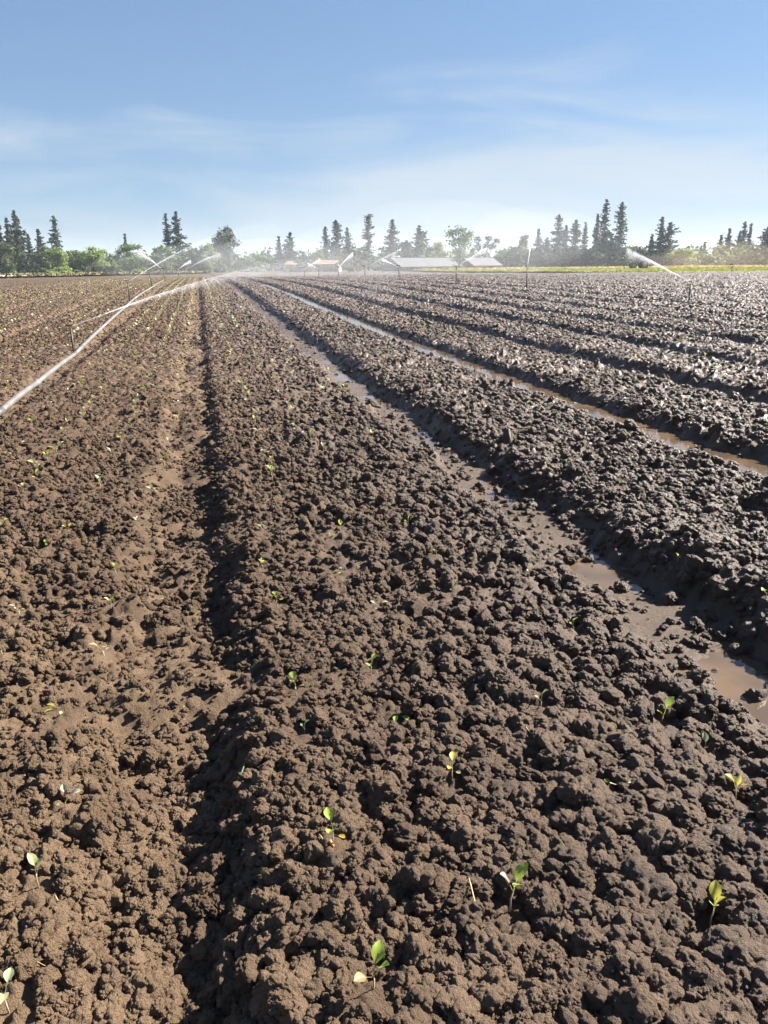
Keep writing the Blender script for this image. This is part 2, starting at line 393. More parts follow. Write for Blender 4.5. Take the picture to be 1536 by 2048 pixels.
def furrow_water(k, y0, y1, level):
    ys = np.concatenate([np.arange(y0, min(12, y1), 0.1), np.arange(min(12, y1), y1, 0.5)])
    V = []; Fc = []
    for i, yy in enumerate(ys):
        c0 = float(furrow_c(np.array([k]))[0]); u0, _ = furrow_u(np.array([c0]), np.array([yy])); c = c0-float(u0[0])
        z = float(rise(np.array([yy]))[0])+level-(0.018*float(sst(5.2, 8.0, yy)) if k == 1 else 0)
        V += [(c-0.40, yy, z), (c+0.28, yy, z)]
        if i: Fc.append((2*i-2, 2*i-1, 2*i+1, 2*i))
    return tag(link('furrow_water', np_mesh('furrow_water', V, Fc), WATER), kind='structure')
furrow_water(1, 1.2, 17, -0.147); furrow_water(2, 3.0, 60, -0.099); furrow_water(3, 5.0, 40, -0.137)

# ------------------------------------------------------------------ far strips of crop and grass
def strip(name, pts, mat, z, n=40, m=8):
    """bilinear sheet between near edge a-b and far edge d-c with a ragged front"""
    a, b, c, d_ = [np.array(p) for p in pts]; V = []; Fc = []
    for i in range(n+1):
        for j in range(m+1):
            s, t = i/n, j/m
            p = (a*(1-s)+b*s)*(1-t)+(d_*(1-s)+c*s)*t
            V.append((p[0]+R.uniform(-.6, .6), p[1]+R.uniform(-1, 1), z+R.uniform(-.03, .06)))
    for i in range(n):
        for j in range(m):
            q = i*(m+1)+j; Fc.append((q, q+m+1, q+m+2, q+1))
    return tag(link(name, np_mesh(name, V, Fc), mat), kind='structure')
GRASS_G = principled('young_cereal', (0.19, 0.205, 0.035), 0.8, noise=0.25, nscale=0.12)
GRASS_Y = principled('ripening_cereal', (0.33, 0.25, 0.10), 0.85, noise=0.25, nscale=0.1)
GRASS_D = principled('dry_verge_grass', (0.155, 0.135, 0.055), 0.9, noise=0.3, nscale=0.2)
strip('green_crop_strip', [at_range(860, 175), at_range(1640, 108), at_range(1640, 218), at_range(820, 225)], GRASS_G, 0.30)
strip('yellow_crop_strip', [at_range(820, 222), at_range(1640, 214), at_range(1680, 330), at_range(780, 330)], GRASS_Y, 0.40)
strip('dry_grass_verge', [at_range(-120, 150), at_range(420, 205), at_range(420, 300), at_range(-140, 290)], GRASS_D, 0.30)
LEAF_G = leaf_material('cereal_leaves', (0.19, 0.21, 0.035), .5, .6, .25, .2); LEAF_Y = leaf_material('cereal_stalks', (0.36, 0.27, 0.105), .5, .6, .2, .2)
def tufts(name, quad, n, h, mat, z):
    a, b, c, d_ = [np.array(p) for p in quad]; r = np.random.default_rng(len(name)+n)
    s = r.random(n)[:, None]; t = r.random(n)[:, None]
    p = (a*(1-s)+b*s)*(1-t)+(d_*(1-s)+c*s)*t
    ang = r.random(n)*6.28; wd = 0.25+0.5*r.random(n); hh = h*(0.5+r.random(n))
    dx = np.cos(ang)*wd; dy = np.sin(ang)*wd
    V = np.zeros((n, 3, 3)); V[:, 0] = np.stack([p[:, 0]-dx, p[:, 1]-dy, np.full(n, z)], -1); V[:, 1] = np.stack([p[:, 0]+dx, p[:, 1]+dy, np.full(n, z)], -1)
    V[:, 2] = np.stack([p[:, 0]+dx*(r.random(n)-.5), p[:, 1], z+hh], -1)
    return tag(link(name, np_mesh(name, V.reshape(-1, 3), np.arange(n*3).reshape(-1, 3)), mat), name.replace('_', ' ')+' along the far field edge', 'crop', kind='stuff')
tufts('green_crop_leaves', [at_range(860, 175), at_range(1640, 108), at_range(1640, 218), at_range(820, 225)], 9000, 0.16, LEAF_G, 0.28)
tufts('yellow_crop_stalks', [at_range(820, 222), at_range(1640, 214), at_range(1680, 300), at_range(780, 300)], 6000, 0.3, LEAF_Y, 0.38)
tufts('dry_grass_tufts', [at_range(-120, 150), at_range(420, 205), at_range(420, 260), at_range(-140, 250)], 4000, 0.35, GRASS_D, 0.28)

# ------------------------------------------------------------------ trees
def cards(C, L, Wd, dirs, r):
    """small leaf-spray faces: one quad per centre, long axis along dirs"""
    n = len(C); D = dirs/np.maximum(np.linalg.norm(dirs, axis=1), 1e-6)[:, None]
    Q = r.normal(size=(n, 3)); S = np.cross(D, Q); S /= np.maximum(np.linalg.norm(S, axis=1), 1e-6)[:, None]
    a = D*(L/2)[:, None]; b = S*(Wd/2)[:, None]
    V = np.stack([C-a, C-a*0.1+b, C+a, C-a*0.1-b], 1).reshape(-1, 3)
    return V, np.arange(n*4).reshape(-1, 4)
def conifer(px, ytop, wpx, d, label, seed, mat=0, sparse=1.0, bare=0.08, shape=0.85, lean=0.0, narrow=None):
    gx, gy = at_range(px, d); H = height_at(px, ytop, d); W = px_size(wpx, d)*1.5
    r = np.random.default_rng(seed)
    t = empty('fir_tree', (gx, gy, -0.1)); tag(t, label, 'tree', 'trees along the far field edge')
    mb = MB(); ax, ay = AR[0]*lean*H, AR[1]*lean*H
    top = lambda q: (ax*q*q, ay*q*q, H*q)
    mb.tube([top(q) for q in (0, .25, .5, .75, 1.0)], [0.014*H+.08, 0.011*H+.06, 0.008*H+.04, 0.005*H+.02, 0.01], 7)
    mb.build('trunk', BARK, t, smooth=True)
    C = []; D = []; L = []
    nlev = int(H/0.38)
    gap = r.random(8) < 0.10; azl = 0.72+0.6*r.random(9); azl[8] = azl[0]; swell = 1.0
    for i in range(nlev):
        q = bare+(1-bare)*(i+r.random())/nlev
        ln = W/2*min(1.0, (1-q)**shape*1.05+0.02)*0.95
        if narrow: ln = W/2*narrow(q)
        swell = min(1.25, max(0.7, swell+r.normal()*0.06)); ln *= swell
        bx_, by_, bz_ = top(q)
        for j in range(r.integers(4, 7)):
            if r.random() > sparse: continue
            a = r.random()*6.283
            if gap[int(a/6.284*8)] and r.random() < 0.55: continue
            l = max(0.35, ln*(0.42+0.72*r.random())*float(np.interp(a/6.2832*8, np.arange(9), azl))); droop = -0.10-0.42*r.random()*(1-q)+0.25*q
            m = int(4+l*3.8)
            s = (np.arange(m)+0.4+0.5*r.random(m))/m
            jit = r.normal(size=(m, 3))*np.array([.14, .14, .16])*(0.5+0.5*l/3)
            p = np.stack([bx_+np.cos(a)*l*s, by_+np.sin(a)*l*s, bz_+droop*l*s+0.12*l*s*s], -1)+jit
            C.append(p); L.append(np.full(m, 0.46+0.12*l)*(0.7+0.6*r.random(m)))
            D.append(np.stack([np.full(m, np.cos(a)), np.full(m, np.sin(a)), np.full(m, droop-0.25)], -1)+r.normal(size=(m, 3))*0.45)
        m = 7; a = r.random(m)*6.283; l = ln*0.30*r.random(m)
        C.append(np.stack([bx_+np.cos(a)*l, by_+np.sin(a)*l, bz_-0.3*l], -1)); L.append(0.7+0.5*r.random(m)); D.append(np.stack([np.cos(a), np.sin(a), -0.5+0*a], -1)+r.normal(size=(m, 3))*0.4)
    C = np.concatenate(C); D = np.concatenate(D); L = np.concatenate(L)
    V, Fc = cards(C, L, L*(0.48+0.25*r.random(len(L))), D, r)
    link('crown', np_mesh('crown', V, Fc), FIR[mat], t)
    return t
def broadleaf(px, ytop, wpx, d, label, seed, mat=0, base=0.03, lobes=26, dens=1.0, heads=None, name='broadleaf_tree', cat='tree', ybase_z=-0.1):
    gx, gy = at_range(px, d); H = height_at(px, ytop, d); W = px_size(wpx, d)*1.15
    r = np.random.default_rng(seed)
    t = empty(name, (gx, gy, ybase_z)); tag(t, label, cat, 'trees along the far field edge' if cat == 'tree' else 'bushes along the far field edge')
    mb = MB(); C = []; D = []; L = []
    if heads is None:
        heads = []
        for i in range(lobes):
            a = r.random()*6.283; z = base+0.06+(0.80-base)*r.random()
            rad = W/2*0.80*math.sqrt(max(0.08, 1-((z-0.40)/0.58)**2)); k = math.sqrt(r.random())
            heads.append((math.cos(a)*rad*k, math.sin(a)*rad*k, z*H, W*(0.11+0.12*r.random()), H*(0.08+0.06*r.random())))
        heads.append((0, 0, H*0.90, W*0.17, H*0.09))
    else:
        heads = [(AR[0]*hx*W, AR[1]*hx*W, hz*H, rw*W, rh*H) for hx, hz, rw, rh in heads]
    mb.tube([(0, 0, -0.2), (0.02*W, 0, H*base*0.6), (0, 0.02*W, H*max(base, .15)*1.6)], [0.012*H+.1, 0.010*H+.07, 0.008*H+.04], 7)
    for hx, hy, hz, rw, rh in heads:
        mb.tube([(0, 0, H*base*0.5), (hx*0.45, hy*0.45, H*base*0.5+(hz-H*base*0.5)*0.55), (hx, hy, hz)], [0.007*H+.05, 0.005*H+.03, 0.02], 5)
        n = int((60+40*rw*rh)*dens); n = min(n, 300)
        u = r.normal(size=(n, 3)); u /= np.linalg.norm(u, axis=1)[:, None]
        u *= (r.random(n)**0.45*(0.7+0.75*r.random(n)**2))[:, None]
        C.append(u*np.array([rw, rw, rh])+np.array([hx, hy, hz])); L.append(0.25+0.5*r.random(n)); D.append(r.normal(size=(n, 3)))
    mb.build('trunk', BARK, t, smooth=True)
    C = np.concatenate(C); D = np.concatenate(D); L = np.concatenate(L)
    C[:, 2] = np.maximum(C[:, 2], 0.15)
    V, Fc = cards(C, L, L*0.8, D, r)
    link('crown', np_mesh('crown', V, Fc), DEC[mat], t)
    return t
FIRS = [  # column, top, width, range, label, options
 (-4, 447, 34, 235, 'dark fir cut by the left edge of the picture', {}),
 (8, 440, 30, 232, 'slim dark fir, second from the left picture edge', {}),
 (26, 435, 32, 240, 'dark fir just left of the tallest fir in the left group', {'sparse': .85}),
 (43, 422, 54, 230, 'tallest fir of the dark group at the far left', {'mat': 1}),
 (64, 468, 34, 236, 'lower dark fir filling the right flank of the left group', {}),
 (85, 457, 34, 238, 'short fir standing between the left group and the open-branched fir', {'mat': 1}),
 (120, 431, 46, 242, 'lone open-branched fir with tiered limbs at left', {'sparse': .62, 'shape': .7, 'bare': .2}),
 (256, 467, 26, 275, 'small fir tip rising behind a round green tree at left', {}),
 (340, 427, 22, 255, 'left one of the twin dark spires behind the water jets', {'shape': .55, 'sparse': .8}),
 (360, 424, 34, 255, 'right and broader one of the twin dark spires behind the water jets', {'shape': .7}),
 (560, 472, 34, 265, 'short pointed fir left of the taller fir behind the spray', {}),
 (583, 463, 48, 262, 'broad fir with open crown behind the spray, left of the shed', {'sparse': .75, 'shape': .6, 'bare': .15}),
 (653, 452, 32, 268, 'left fir of the trio above the brown-roofed shed', {'sparse': .75, 'shape': .55}),
 (674, 440, 34, 270, 'tallest fir of the trio above the brown-roofed shed', {'sparse': .8, 'shape': .5, 'bare': .2}),
 (696, 454, 28, 272, 'right pointed fir of the trio above the brown-roofed shed', {}),
 (738, 429, 20, 262, 'very narrow column-like fir left of the grey barn', {'narrow': lambda q: .95 if q < .8 else .7, 'sparse': .8}),
 (783, 437, 62, 258, 'wide fir with a bent leaning tip behind the grey barn', {'sparse': .7, 'shape': 1.0, 'lean': .03}),
 (838, 451, 36, 272, 'straight blunt fir behind the middle of the grey barn', {'shape': .6}),
 (1074, 457, 24, 275, 'small fir spire just right of the upright water jet', {}),
 (1092, 474, 40, 270, 'low fir left of the tall firs at centre right', {'mat': 1}),
 (1113, 429, 42, 262, 'tall fir leading the right-hand wood on its left side', {'sparse': .85, 'shape': .65}),
 (1128, 451, 26, 268, 'thin fir leaning on the tall fir of the right-hand wood', {'sparse': .7, 'bare': .3}),
 (1147, 439, 36, 262, 'rounded fir in the middle of the right-hand wood', {'shape': .55, 'sparse': .85}),
 (1166, 446, 28, 266, 'narrow fir left of the two tallest firs', {'shape': .55, 'sparse': .85}),
 (1189, 429, 30, 264, 'fir pressed against the tallest fir on its left', {'sparse': .7, 'bare': .25}),
 (1204, 397, 42, 258, 'tallest fir in the picture, above the tractor', {'sparse': .8, 'shape': .6}),
 (1235, 404, 34, 258, 'second tallest fir, right beside the tallest one', {'sparse': .8, 'shape': .5}),
 (1218, 470, 40, 255, 'dense lower fir between the two tallest firs', {}),
 (1299, 469, 24, 270, 'small crooked fir left of the lone fir clump', {'sparse': .7, 'bare': .35, 'shape': .5}),
 (1316, 432, 28, 265, 'pointed fir of the lone clump behind the leaning water jet', {'sparse': .8, 'shape': .6}),
 (1332, 444, 36, 268, 'broad flat-topped fir of the lone clump', {'sparse': .75, 'shape': .45, 'bare': .12}),
 (1398, 492, 22, 300, 'left one of two tiny far fir tips', {}),
 (1405, 485, 20, 300, 'right one of two tiny far fir tips', {}),
 (1436, 470, 32, 285, 'left fir of the dusty group at right', {}),
 (1451, 456, 30, 288, 'second fir from left in the dusty group at right', {}),
 (1472, 462, 30, 286, 'lower fir in the middle of the dusty group at right', {'mat': 1}),
 (1480, 444, 24, 290, 'round-tipped fir of the dusty group at right', {'shape': .5}),
 (1492, 448, 30, 284, 'right fir of the dusty group at right', {}),
 (1527, 453, 44, 270, 'fir nearest the right picture edge', {}),
 (1552, 462, 40, 272, 'fir cut by the right picture edge', {})]
for i, (p, yt, wp, d, lb, kw) in enumerate(FIRS): conifer(p, yt, wp, d, lb, 300+i, **kw)
BROAD = [
 (12, 480, 40, 222, 'pale green tree low at the left picture edge', 1, {}),
 (92, 489, 38, 225, 'leafy tree under the short fir at left', 1, {}),
 (118, 493, 34, 226, 'light green tree at the foot of the open-branched fir', 0, {}),
 (155, 499, 44, 240, 'greyish green tree right of the open-branched fir', 1, {}),
 (187, 491, 58, 235, 'light round tree with several stems at left', 0, {'base': .3, 'dens': .7}),
 (222, 510, 30, 238, 'low tree between the light round tree and the dark green one', 1, {}),
 (263, 485, 62, 240, 'broad dark green tree with a fir tip behind it', 1, {}),
 (300, 515, 40, 250, 'low bluish tree left of the twin spires', 2, {}),
 (325, 489, 38, 238, 'light green tree in front of the twin spires', 0, {}),
 (360, 510, 50, 248, 'low tree at the foot of the twin spires', 1, {}),
 (390, 494, 42, 244, 'rounded tree right of the twin spires', 1, {}),
 (419, 486, 38, 240, 'fresh green upright tree left of the big dark tree', 0, {'base': .08}),
 (458, 450, 54, 245, 'big dark rounded tree on a bare trunk at centre left', 2, {'base': .22, 'lobes': 24}),
 (440, 512, 24, 250, 'low dark shrubby tree at the foot of the big dark tree', 2, {}),
 (482, 515, 30, 255, 'low dusky tree right of the big dark tree', 2, {}),
 (513, 507, 52, 258, 'wide low green tree right of the big dark tree', 1, {'base': .1}),
 (545, 520, 34, 262, 'low misty shrubby tree left of the firs by the shed', 2, {}),
 (609, 508, 44, 205, 'rounded tree standing in front of the brown-roofed shed', 2, {'base': .05}),
 (637, 502, 36, 262, 'tree behind the left part of the brown-roofed shed', 1, {}),
 (698, 496, 44, 205, 'round tree at the right end of the brown-roofed shed', 2, {'base': .05}),
 (719, 494, 36, 255, 'misty tree between the shed and the narrow fir', 1, {}),
 (752, 512, 40, 250, 'low tree left of the grey barn end', 2, {}),
 (812, 479, 34, 268, 'dusky rounded tree behind the left half of the grey barn', 2, {}),
 (855, 500, 34, 268, 'low pale tree behind the grey barn right of the blunt fir', 1, {}),
 (874, 481, 44, 270, 'pale rounded tree behind the right half of the grey barn', 0, {}),
 (919, 449, 50, 222, 'tall round-headed tree in the gap between the two barns', 1, {'heads': [(-.28, .82, .26, .12), (.02, .88, .26, .12), (.27, .78, .26, .13), (-.2, .62, .26, .12), (.2, .58, .28, .12), (0, .42, .3, .12), (-.1, .25, .26, .12), (.1, .7, .3, .12)]}),
 (945, 495, 24, 262, 'low tree behind the gap between the two barns', 1, {}),
 (971, 470, 50, 258, 'vase-shaped tree with forked heads behind the red-walled barn', 2, {'heads': [(-.3, .86, .16, .13), (-.28, .66, .17, .14), (.08, .9, .15, .12), (.06, .7, .18, .14), (.36, .84, .14, .10), (.24, .68, .15, .1), (-.05, .45, .2, .14), (0, .25, .2, .12)], 'base': .3}),
 (1005, 497, 54, 266, 'broad low tree right of the red-walled barn', 1, {}),
 (1032, 491, 44, 262, 'dense tree left of the upright water jet', 2, {'base': .05}),
 (1050, 466, 32, 270, 'tall pale tree behind the upright water jet', 1, {}),
 (1070, 500, 50, 256, 'dense low tree at the foot of the small fir spire', 2, {'base': .03}),
 (1100, 505, 52, 252, 'dense low tree at the left foot of the right-hand wood', 2, {'base': .03}),
 (1140, 502, 56, 252, 'dense low tree in the middle foot of the right-hand wood', 2, {'base': .03}),
 (1180, 498, 52, 250, 'dense low tree at the foot of the tallest firs', 2, {'base': .03}),
 (1246, 491, 40, 262, 'light green tree behind the tractor', 1, {'base': .05}),
 (1270, 490, 50, 268, 'wide bluish tree right of the tractor cab', 1, {'base': .05}),
 (1300, 514, 44, 262, 'low tree at the left foot of the lone fir clump', 2, {'base': .05}),
 (1332, 512, 40, 262, 'low tree at the right foot of the lone fir clump', 2, {'base': .05}),
 (1362, 496, 54, 258, 'fresh light green round tree in the dust', 0, {'base': .03}),
 (1400, 506, 40, 285, 'dim green tree below the two tiny fir tips', 1, {'base': .03}),
 (1440, 510, 60, 290, 'low tree at the left foot of the dusty firs', 2, {'base': .03}),
 (1490, 508, 60, 288, 'low tree at the right foot of the dusty firs', 2, {'base': .03}),
 (1540, 505, 50, 280, 'low tree under the fir at the right picture edge', 2, {'base': .03})]
for i, (p, yt, wp, d, lb, mt, kw) in enumerate(BROAD): broadleaf(p, yt, wp, d, lb, 500+i, mat=mt, **kw)
BUSH = [(86, 536, 26, 205, 'bright yellow-green bush at the foot of the left firs', 0), (120, 534, 44, 208, 'wide pale bush under the open-branched fir', 0),
        (155, 540, 34, 215, 'low green bush below the greyish green tree', 1), (237, 538, 20, 214, 'small bright bush left of the broad dark green tree', 0),
        (275, 538, 28, 215, 'pale bush at the foot of the broad dark green tree', 0), (1060, 530, 60, 250, 'low hedge-like bush right of the red-walled barn', 2),
        (40, 530, 70, 226, 'dark undergrowth at the feet of the left firs', 2), (205, 532, 50, 236, 'dark undergrowth below the light round tree', 2)]
for i, (p, yt, wp, d, lb, mt) in enumerate(BUSH): broadleaf(p, yt, wp, d, lb, 700+i, mat=mt, base=0.02, lobes=7, name='bush', cat='bush')

def undergrowth(mat, seed, count, label):
    r = np.random.default_rng(seed); C = []
    for i in range(count):
        px_ = r.uniform(-40, 1580); d = r.uniform(262, 305); gx, gy = at_range(px_, d); hh = r.uniform(2.4, 7.2); n = 46
        u = r.normal(size=(n, 3)); u /= np.linalg.norm(u, axis=1)[:, None]; u *= (r.random(n)**0.4)[:, None]
        C.append(u*np.array([r.uniform(2, 4.5), 2.0, hh*.55])+np.array([gx, gy, hh*.5]))
    C = np.concatenate(C); C[:, 2] = np.abs(C[:, 2]); n = len(C); L = 0.6+0.8*r.random(n)
    V, Fc = cards(C, L, L*.8, r.normal(size=(n, 3)), r)
    tag(link('undergrowth', np_mesh('undergrowth', V, Fc), mat), label, 'undergrowth', kind='stuff')
undergrowth(DEC[2], 42, 330, 'continuous dark undergrowth beneath the trees at the far field edge')
undergrowth(DEC[1], 43, 260, 'mid-green undergrowth mingled through the dark thicket at the far field edge')

# ------------------------------------------------------------------ barns and shed
ROOFM = principled('weathered_metal_roof', (0.075, 0.08, 0.094), 0.7, 0.0, noise=0.12, nscale=0.4)
ROOFB = principled('rusty_brown_roof', (0.19, 0.12, 0.08), 0.7, noise=0.25, nscale=0.5)
WALLP = principled('pinkish_boards', (0.28, 0.20, 0.18), 0.8, noise=0.15, nscale=0.6)
WALLR = principled('red_boards', (0.28, 0.11, 0.07), 0.8, noise=0.2, nscale=0.6)
WOODD = principled('dark_wood', (0.07, 0.06, 0.055), 0.8)
WOODG = principled('grey_wood', (0.25, 0.23, 0.21), 0.8, noise=0.2, nscale=2)
def barn(p0, p1, d0, d1, ridge, eave, halfw, wall, label, doors):
    a = np.array(at_range(p0, d0)); b = np.array(at_range(p1, d1)); L = float(np.linalg.norm(b-a)); c = (a+b)/2
    t = empty('barn', (c[0], c[1], 0), math.atan2(b[1]-a[1], b[0]-a[0])); tag(t, label, 'barn')
    m = MB(); h = L/2; q = halfw-0.35
    m.poly([(-h+.3, -q, -0.3), (h-.3, -q, -0.3), (h-.3, q, -0.3), (-h+.3, q, -0.3), (-h+.3, -q, eave+.02), (h-.3, -q, eave+.02), (h-.3, q, eave+.02), (-h+.3, q, eave+.02), (-h+.3, 0, ridge-.12), (h-.3, 0, ridge-.12)],
           [(0, 1, 5, 4), (2, 3, 7, 6), (1, 2, 6, 9, 5), (3, 0, 4, 8, 7)])
    m.build('wall', wall, t)
    rf = MB()
    for s in (-1, 1):
        rf.poly([(-h, s*halfw, eave-.1), (h, s*halfw, eave-.1), (h, 0, ridge), (-h, 0, ridge), (-h, s*halfw, eave-.22), (h, s*halfw, eave-.22), (h, 0, ridge-.1), (-h, 0, ridge-.1)],
                [(0, 1, 2, 3), (7, 6, 5, 4), (4, 5, 1, 0), (5, 6, 2, 1), (7, 4, 0, 3)])
    r_ = rf.build('roof', ROOFM, t)
    m = MB(); m.box((0, 0, ridge+.04), (L, .5, .1)); m.build('ridge_cap', ROOFM, r_)
    for x_ in doors:
        m = MB(); m.box((x_*L, -q-.03, (eave-.1)/2), (2.2, .08, eave-.2)); m.build('door', WOODD, t)
    m = MB(); m.box((0, -halfw-.05, eave-.22), (L, .12, .12)); m.build('gutter', WOODD, t)
barn(780, 912, 224, 238, 3.6, 1.25, 5.2, WALLP, 'long barn with pale grey metal roof and pinkish wall', (-.3, .1))
barn(926, 984, 236, 243, 3.55, 1.35, 5.0, WALLR, 'shorter barn with grey roof and red wall, right of the tall tree', (.1,))
def shed():
    a = np.array(at_range(572, 232)); b = np.array(at_range(681, 228)); L = float(np.linalg.norm(b-a)); c = (a+b)/2
    t = empty('shed', (c[0], c[1], 0), math.atan2(b[1]-a[1], b[0]-a[0])); tag(t, 'low open shed with brown roof and posts behind the spray', 'shed')
    m = MB(); h = L/2
    m.poly([(-h, -2.6, 2.05), (h, -2.6, 2.05), (h, 2.2, 3.1), (-h, 2.2, 3.1), (-h, -2.6, 1.9), (h, -2.6, 1.9), (h, 2.2, 2.95), (-h, 2.2, 2.95)],
           [(0, 1, 2, 3), (7, 6, 5, 4), (4, 5, 1, 0), (5, 6, 2, 1), (6, 7, 3, 2), (7, 4, 0, 3)])
    m.build('roof', ROOFB, t)
    m = MB(); m.box((0, 2.0, 1.4), (L-.4, .12, 2.9)); m.build('back_wall', WOODG, t)
    for s in (-1, 1):
        m = MB(); m.box((s*(h-.25), -.2, 0.9), (.12, 4.3, 2.0)); m.build('side_wall', WOODG, t)
    for i in range(8):
        m = MB(); m.box((-h+.6+i*(L-1.2)/7, -2.35, .92), (.22, .22, 1.95)); m.build('post', WOODG, t)
shed()

# ------------------------------------------------------------------ tractor
def tractor():
    d = 198; gx, gy = at_range(1278, d)
    t = empty('tractor', (gx, gy, 0.3), math.atan2(AR[1], AR[0])+math.pi+0.12)      # nose points left in the picture
    tag(t, 'dark green farm tractor with glass cab driving left across the crop strip', 'tractor')
    GR = principled('tractor_green', (0.035, 0.11, 0.07), 0.4, noise=.2, nscale=3); BK = principled('tyre_rubber', (0.025, 0.025, 0.025), 0.85)
    RIM = principled('tractor_rim', (0.32, 0.32, 0.31), 0.5); GL = principled('cab_glass', (0.10, 0.22, 0.24), 0.08, spec=.8); DK = principled('tractor_chassis', (0.03, 0.03, 0.03), 0.6)
    m = MB(); m.box((0.1, 0, 0.95), (3.6, .55, .5)); m.build('chassis', DK, t)
    m = MB(); m.poly([(.35, -.42, 1.1), (2.05, -.36, 1.1), (2.05, .36, 1.1), (.35, .42, 1.1), (.35, -.42, 1.78), (1.95, -.32, 1.55), (1.95, .32, 1.55), (.35, .42, 1.78)],
                     [(3, 2, 1, 0), (4, 5, 6, 7), (0, 1, 5, 4), (1, 2, 6, 5), (2, 3, 7, 6), (3, 0, 4, 7)])
    hd = m.build('hood', GR, t)
    m = MB(); m.box((2.07, 0, 1.32), (.06, .5, .36)); m.build('grille', DK, hd)
    for s in (-1, 1):
        m = MB(); m.cyl((2.08, s*.22, 1.5), (1, 0, 0), .08, .08, 10); m.build('headlight', principled('lamp_glass', (.8, .8, .75), .1), hd)
    m = MB(); m.cyl((1.1, .3, 2.1), (0, 0, 1), .05, 1.0, 8); m.build('exhaust_pipe', DK, t)
    cab = MB()
    for x_, y_ in ((.32, .62), (.32, -.62), (-1.2, .7), (-1.2, -.7)): cab.tube([(x_, y_, 1.45), (x_*.86-.03, y_*.9, 2.72)], .06, 6)
    cab.box((-.42, 0, 1.42), (1.6, 1.4, .3)); cb = cab.build('cab', GR, t)
    m = MB(); m.box((-.44, 0, 2.8), (1.65, 1.45, .18), taper=.9); m.build('roof', GR, cb)
    for s in (-1, 1):
        m = MB(); m.poly([(.30, s*.60, 1.58), (-1.16, s*.68, 1.58), (-1.04, s*.60, 2.70), (.24, s*.54, 2.70)], [(0, 1, 2, 3)]); m.build('window', GL, cb)
    m = MB(); m.poly([(.31, -.58, 1.8), (.31, .58, 1.8), (.26, .53, 2.7), (.26, -.53, 2.7)], [(0, 1, 2, 3)]); m.build('window', GL, cb)
    m = MB(); m.poly([(-1.19, -.66, 1.58), (-1.19, .66, 1.58), (-1.06, .6, 2.7), (-1.06, -.6, 2.7)], [(0, 1, 2, 3)]); m.build('window', GL, cb)
    for x_, r_, wd, yy in ((1.55, .62, .38, .78), (-.95, .88, .5, .85)):
        for s in (-1, 1):
            m = MB(); n = 22
            prof = [(r_*.58, -wd/2), (r_*.92, -wd/2), (r_, -wd*.35), (r_, wd*.35), (r_*.92, wd/2), (r_*.58, wd/2)]
            pts = []; fs = []
            for k in range(n):
                a = 2*math.pi*k/n; lug = 1.0 if k % 2 else .96
                for (pr, pw) in prof: pts.append((x_+math.cos(a)*pr*(lug if pr > r_*.8 else 1), s*yy+pw, r_+math.sin(a)*pr*(lug if pr > r_*.8 else 1)))
            for k in range(n):
                for j in range(5): fs.append((k*6+j, k*6+j+1, ((k+1) % n)*6+j+1, ((k+1) % n)*6+j))
            m.poly(pts, fs); wh = m.build('wheel', BK, t)
            m = MB(); m.cyl((x_, s*yy, r_), (0, 1, 0), r_*.6, wd*.7, 18); m.cyl((x_, s*(yy+wd*.38), r_), (0, 1, 0), r_*.2, .1, 10); m.build('rim', RIM, wh)
    for s in (-1, 1):
        m = MB()
        m.tube([(-.95+math.cos(a)*1.0, s*.85, .88+math.sin(a)*1.0) for a in np.linspace(.4, 2.6, 9)], .07, 6); m.build('mudguard', GR, t)
    m = MB(); m.box((-2.2, 0, .7), (.7, 2.4, .16)); m.box((-1.75, 0, .85), (.6, .14, .14)); im = m.build('hitch_implement', DK, t)
    for i in range(7):
        m = MB(); m.tube([(-2.3, -1.1+i*.365, .66), (-2.42, -1.1+i*.365, .3), (-2.25, -1.1+i*.365, .02)], .04, 5); m.build('tine', DK, im)
tractor()

# ------------------------------------------------------------------ irrigation pipes and sprinklers
def pipe_run():
    pts = [(-60, 878), (0, 830), (75, 770), (150, 712), (205, 655), (250, 617), (270, 598), (297, 580), (326, 562)]
    P = []
    for p in pts:
        gx, gy = ground_px(*p); P.append((gx, gy, bed(gx, gy)+0.065))
    root = empty('irrigation_pipe', P[0]); tag(root, 'long aluminium irrigation pipe lying in the furrow at left', 'pipe')
    o = Vector(P[0])
    for i in range(len(P)-1):
        a, b = Vector(P[i])-o, Vector(P[i+1])-o
        m = MB(); n = 7
        q = []
        for j in range(n+1):
            s = j/n; v = a.lerp(b, s); v.z += 0.012*math.sin(math.pi*s); q.append(v)
        m.tube(q, 0.040, 14); m.build('pipe_section', ALU, root, smooth=True)
        if i:
            m = MB(); dr = (b-a).normalized(); m.tube([a-dr*.13, a-dr*.05, a+dr*.05, a+dr*.13], [.044, .051, .051, .044], 14); m.build('coupling', STEELD if i % 2 else ALU, root, smooth=True)
pipe_run()
def far_pipe():
    P = []
    for i in range(15):
        gx, gy = at_range(-20+i*9.0, 158+i*1.4); P.append((gx, gy, 0.42+0.10*math.sin(i*1.3)-0.02*i))
    o = Vector(P[0]); root = empty('raised_pipe', (P[0][0], P[0][1], 0)); tag(root, 'white pipe propped above the ground at the far left field edge', 'pipe')
    m = MB(); m.tube([Vector(p)-Vector((o.x, o.y, 0)) for p in P], .13, 8); m.build('pipe_run', principled('white_pipe', (.75, .73, .70), .5), root, smooth=True)
    for i in range(1, 15, 3):
        m = MB(); p = Vector(P[i])-Vector((o.x, o.y, 0)); m.box((p.x, p.y, p.z/2-.05), (.2, .2, p.z)); m.build('prop', WOODG, root)
far_pipe()
SPR = {}
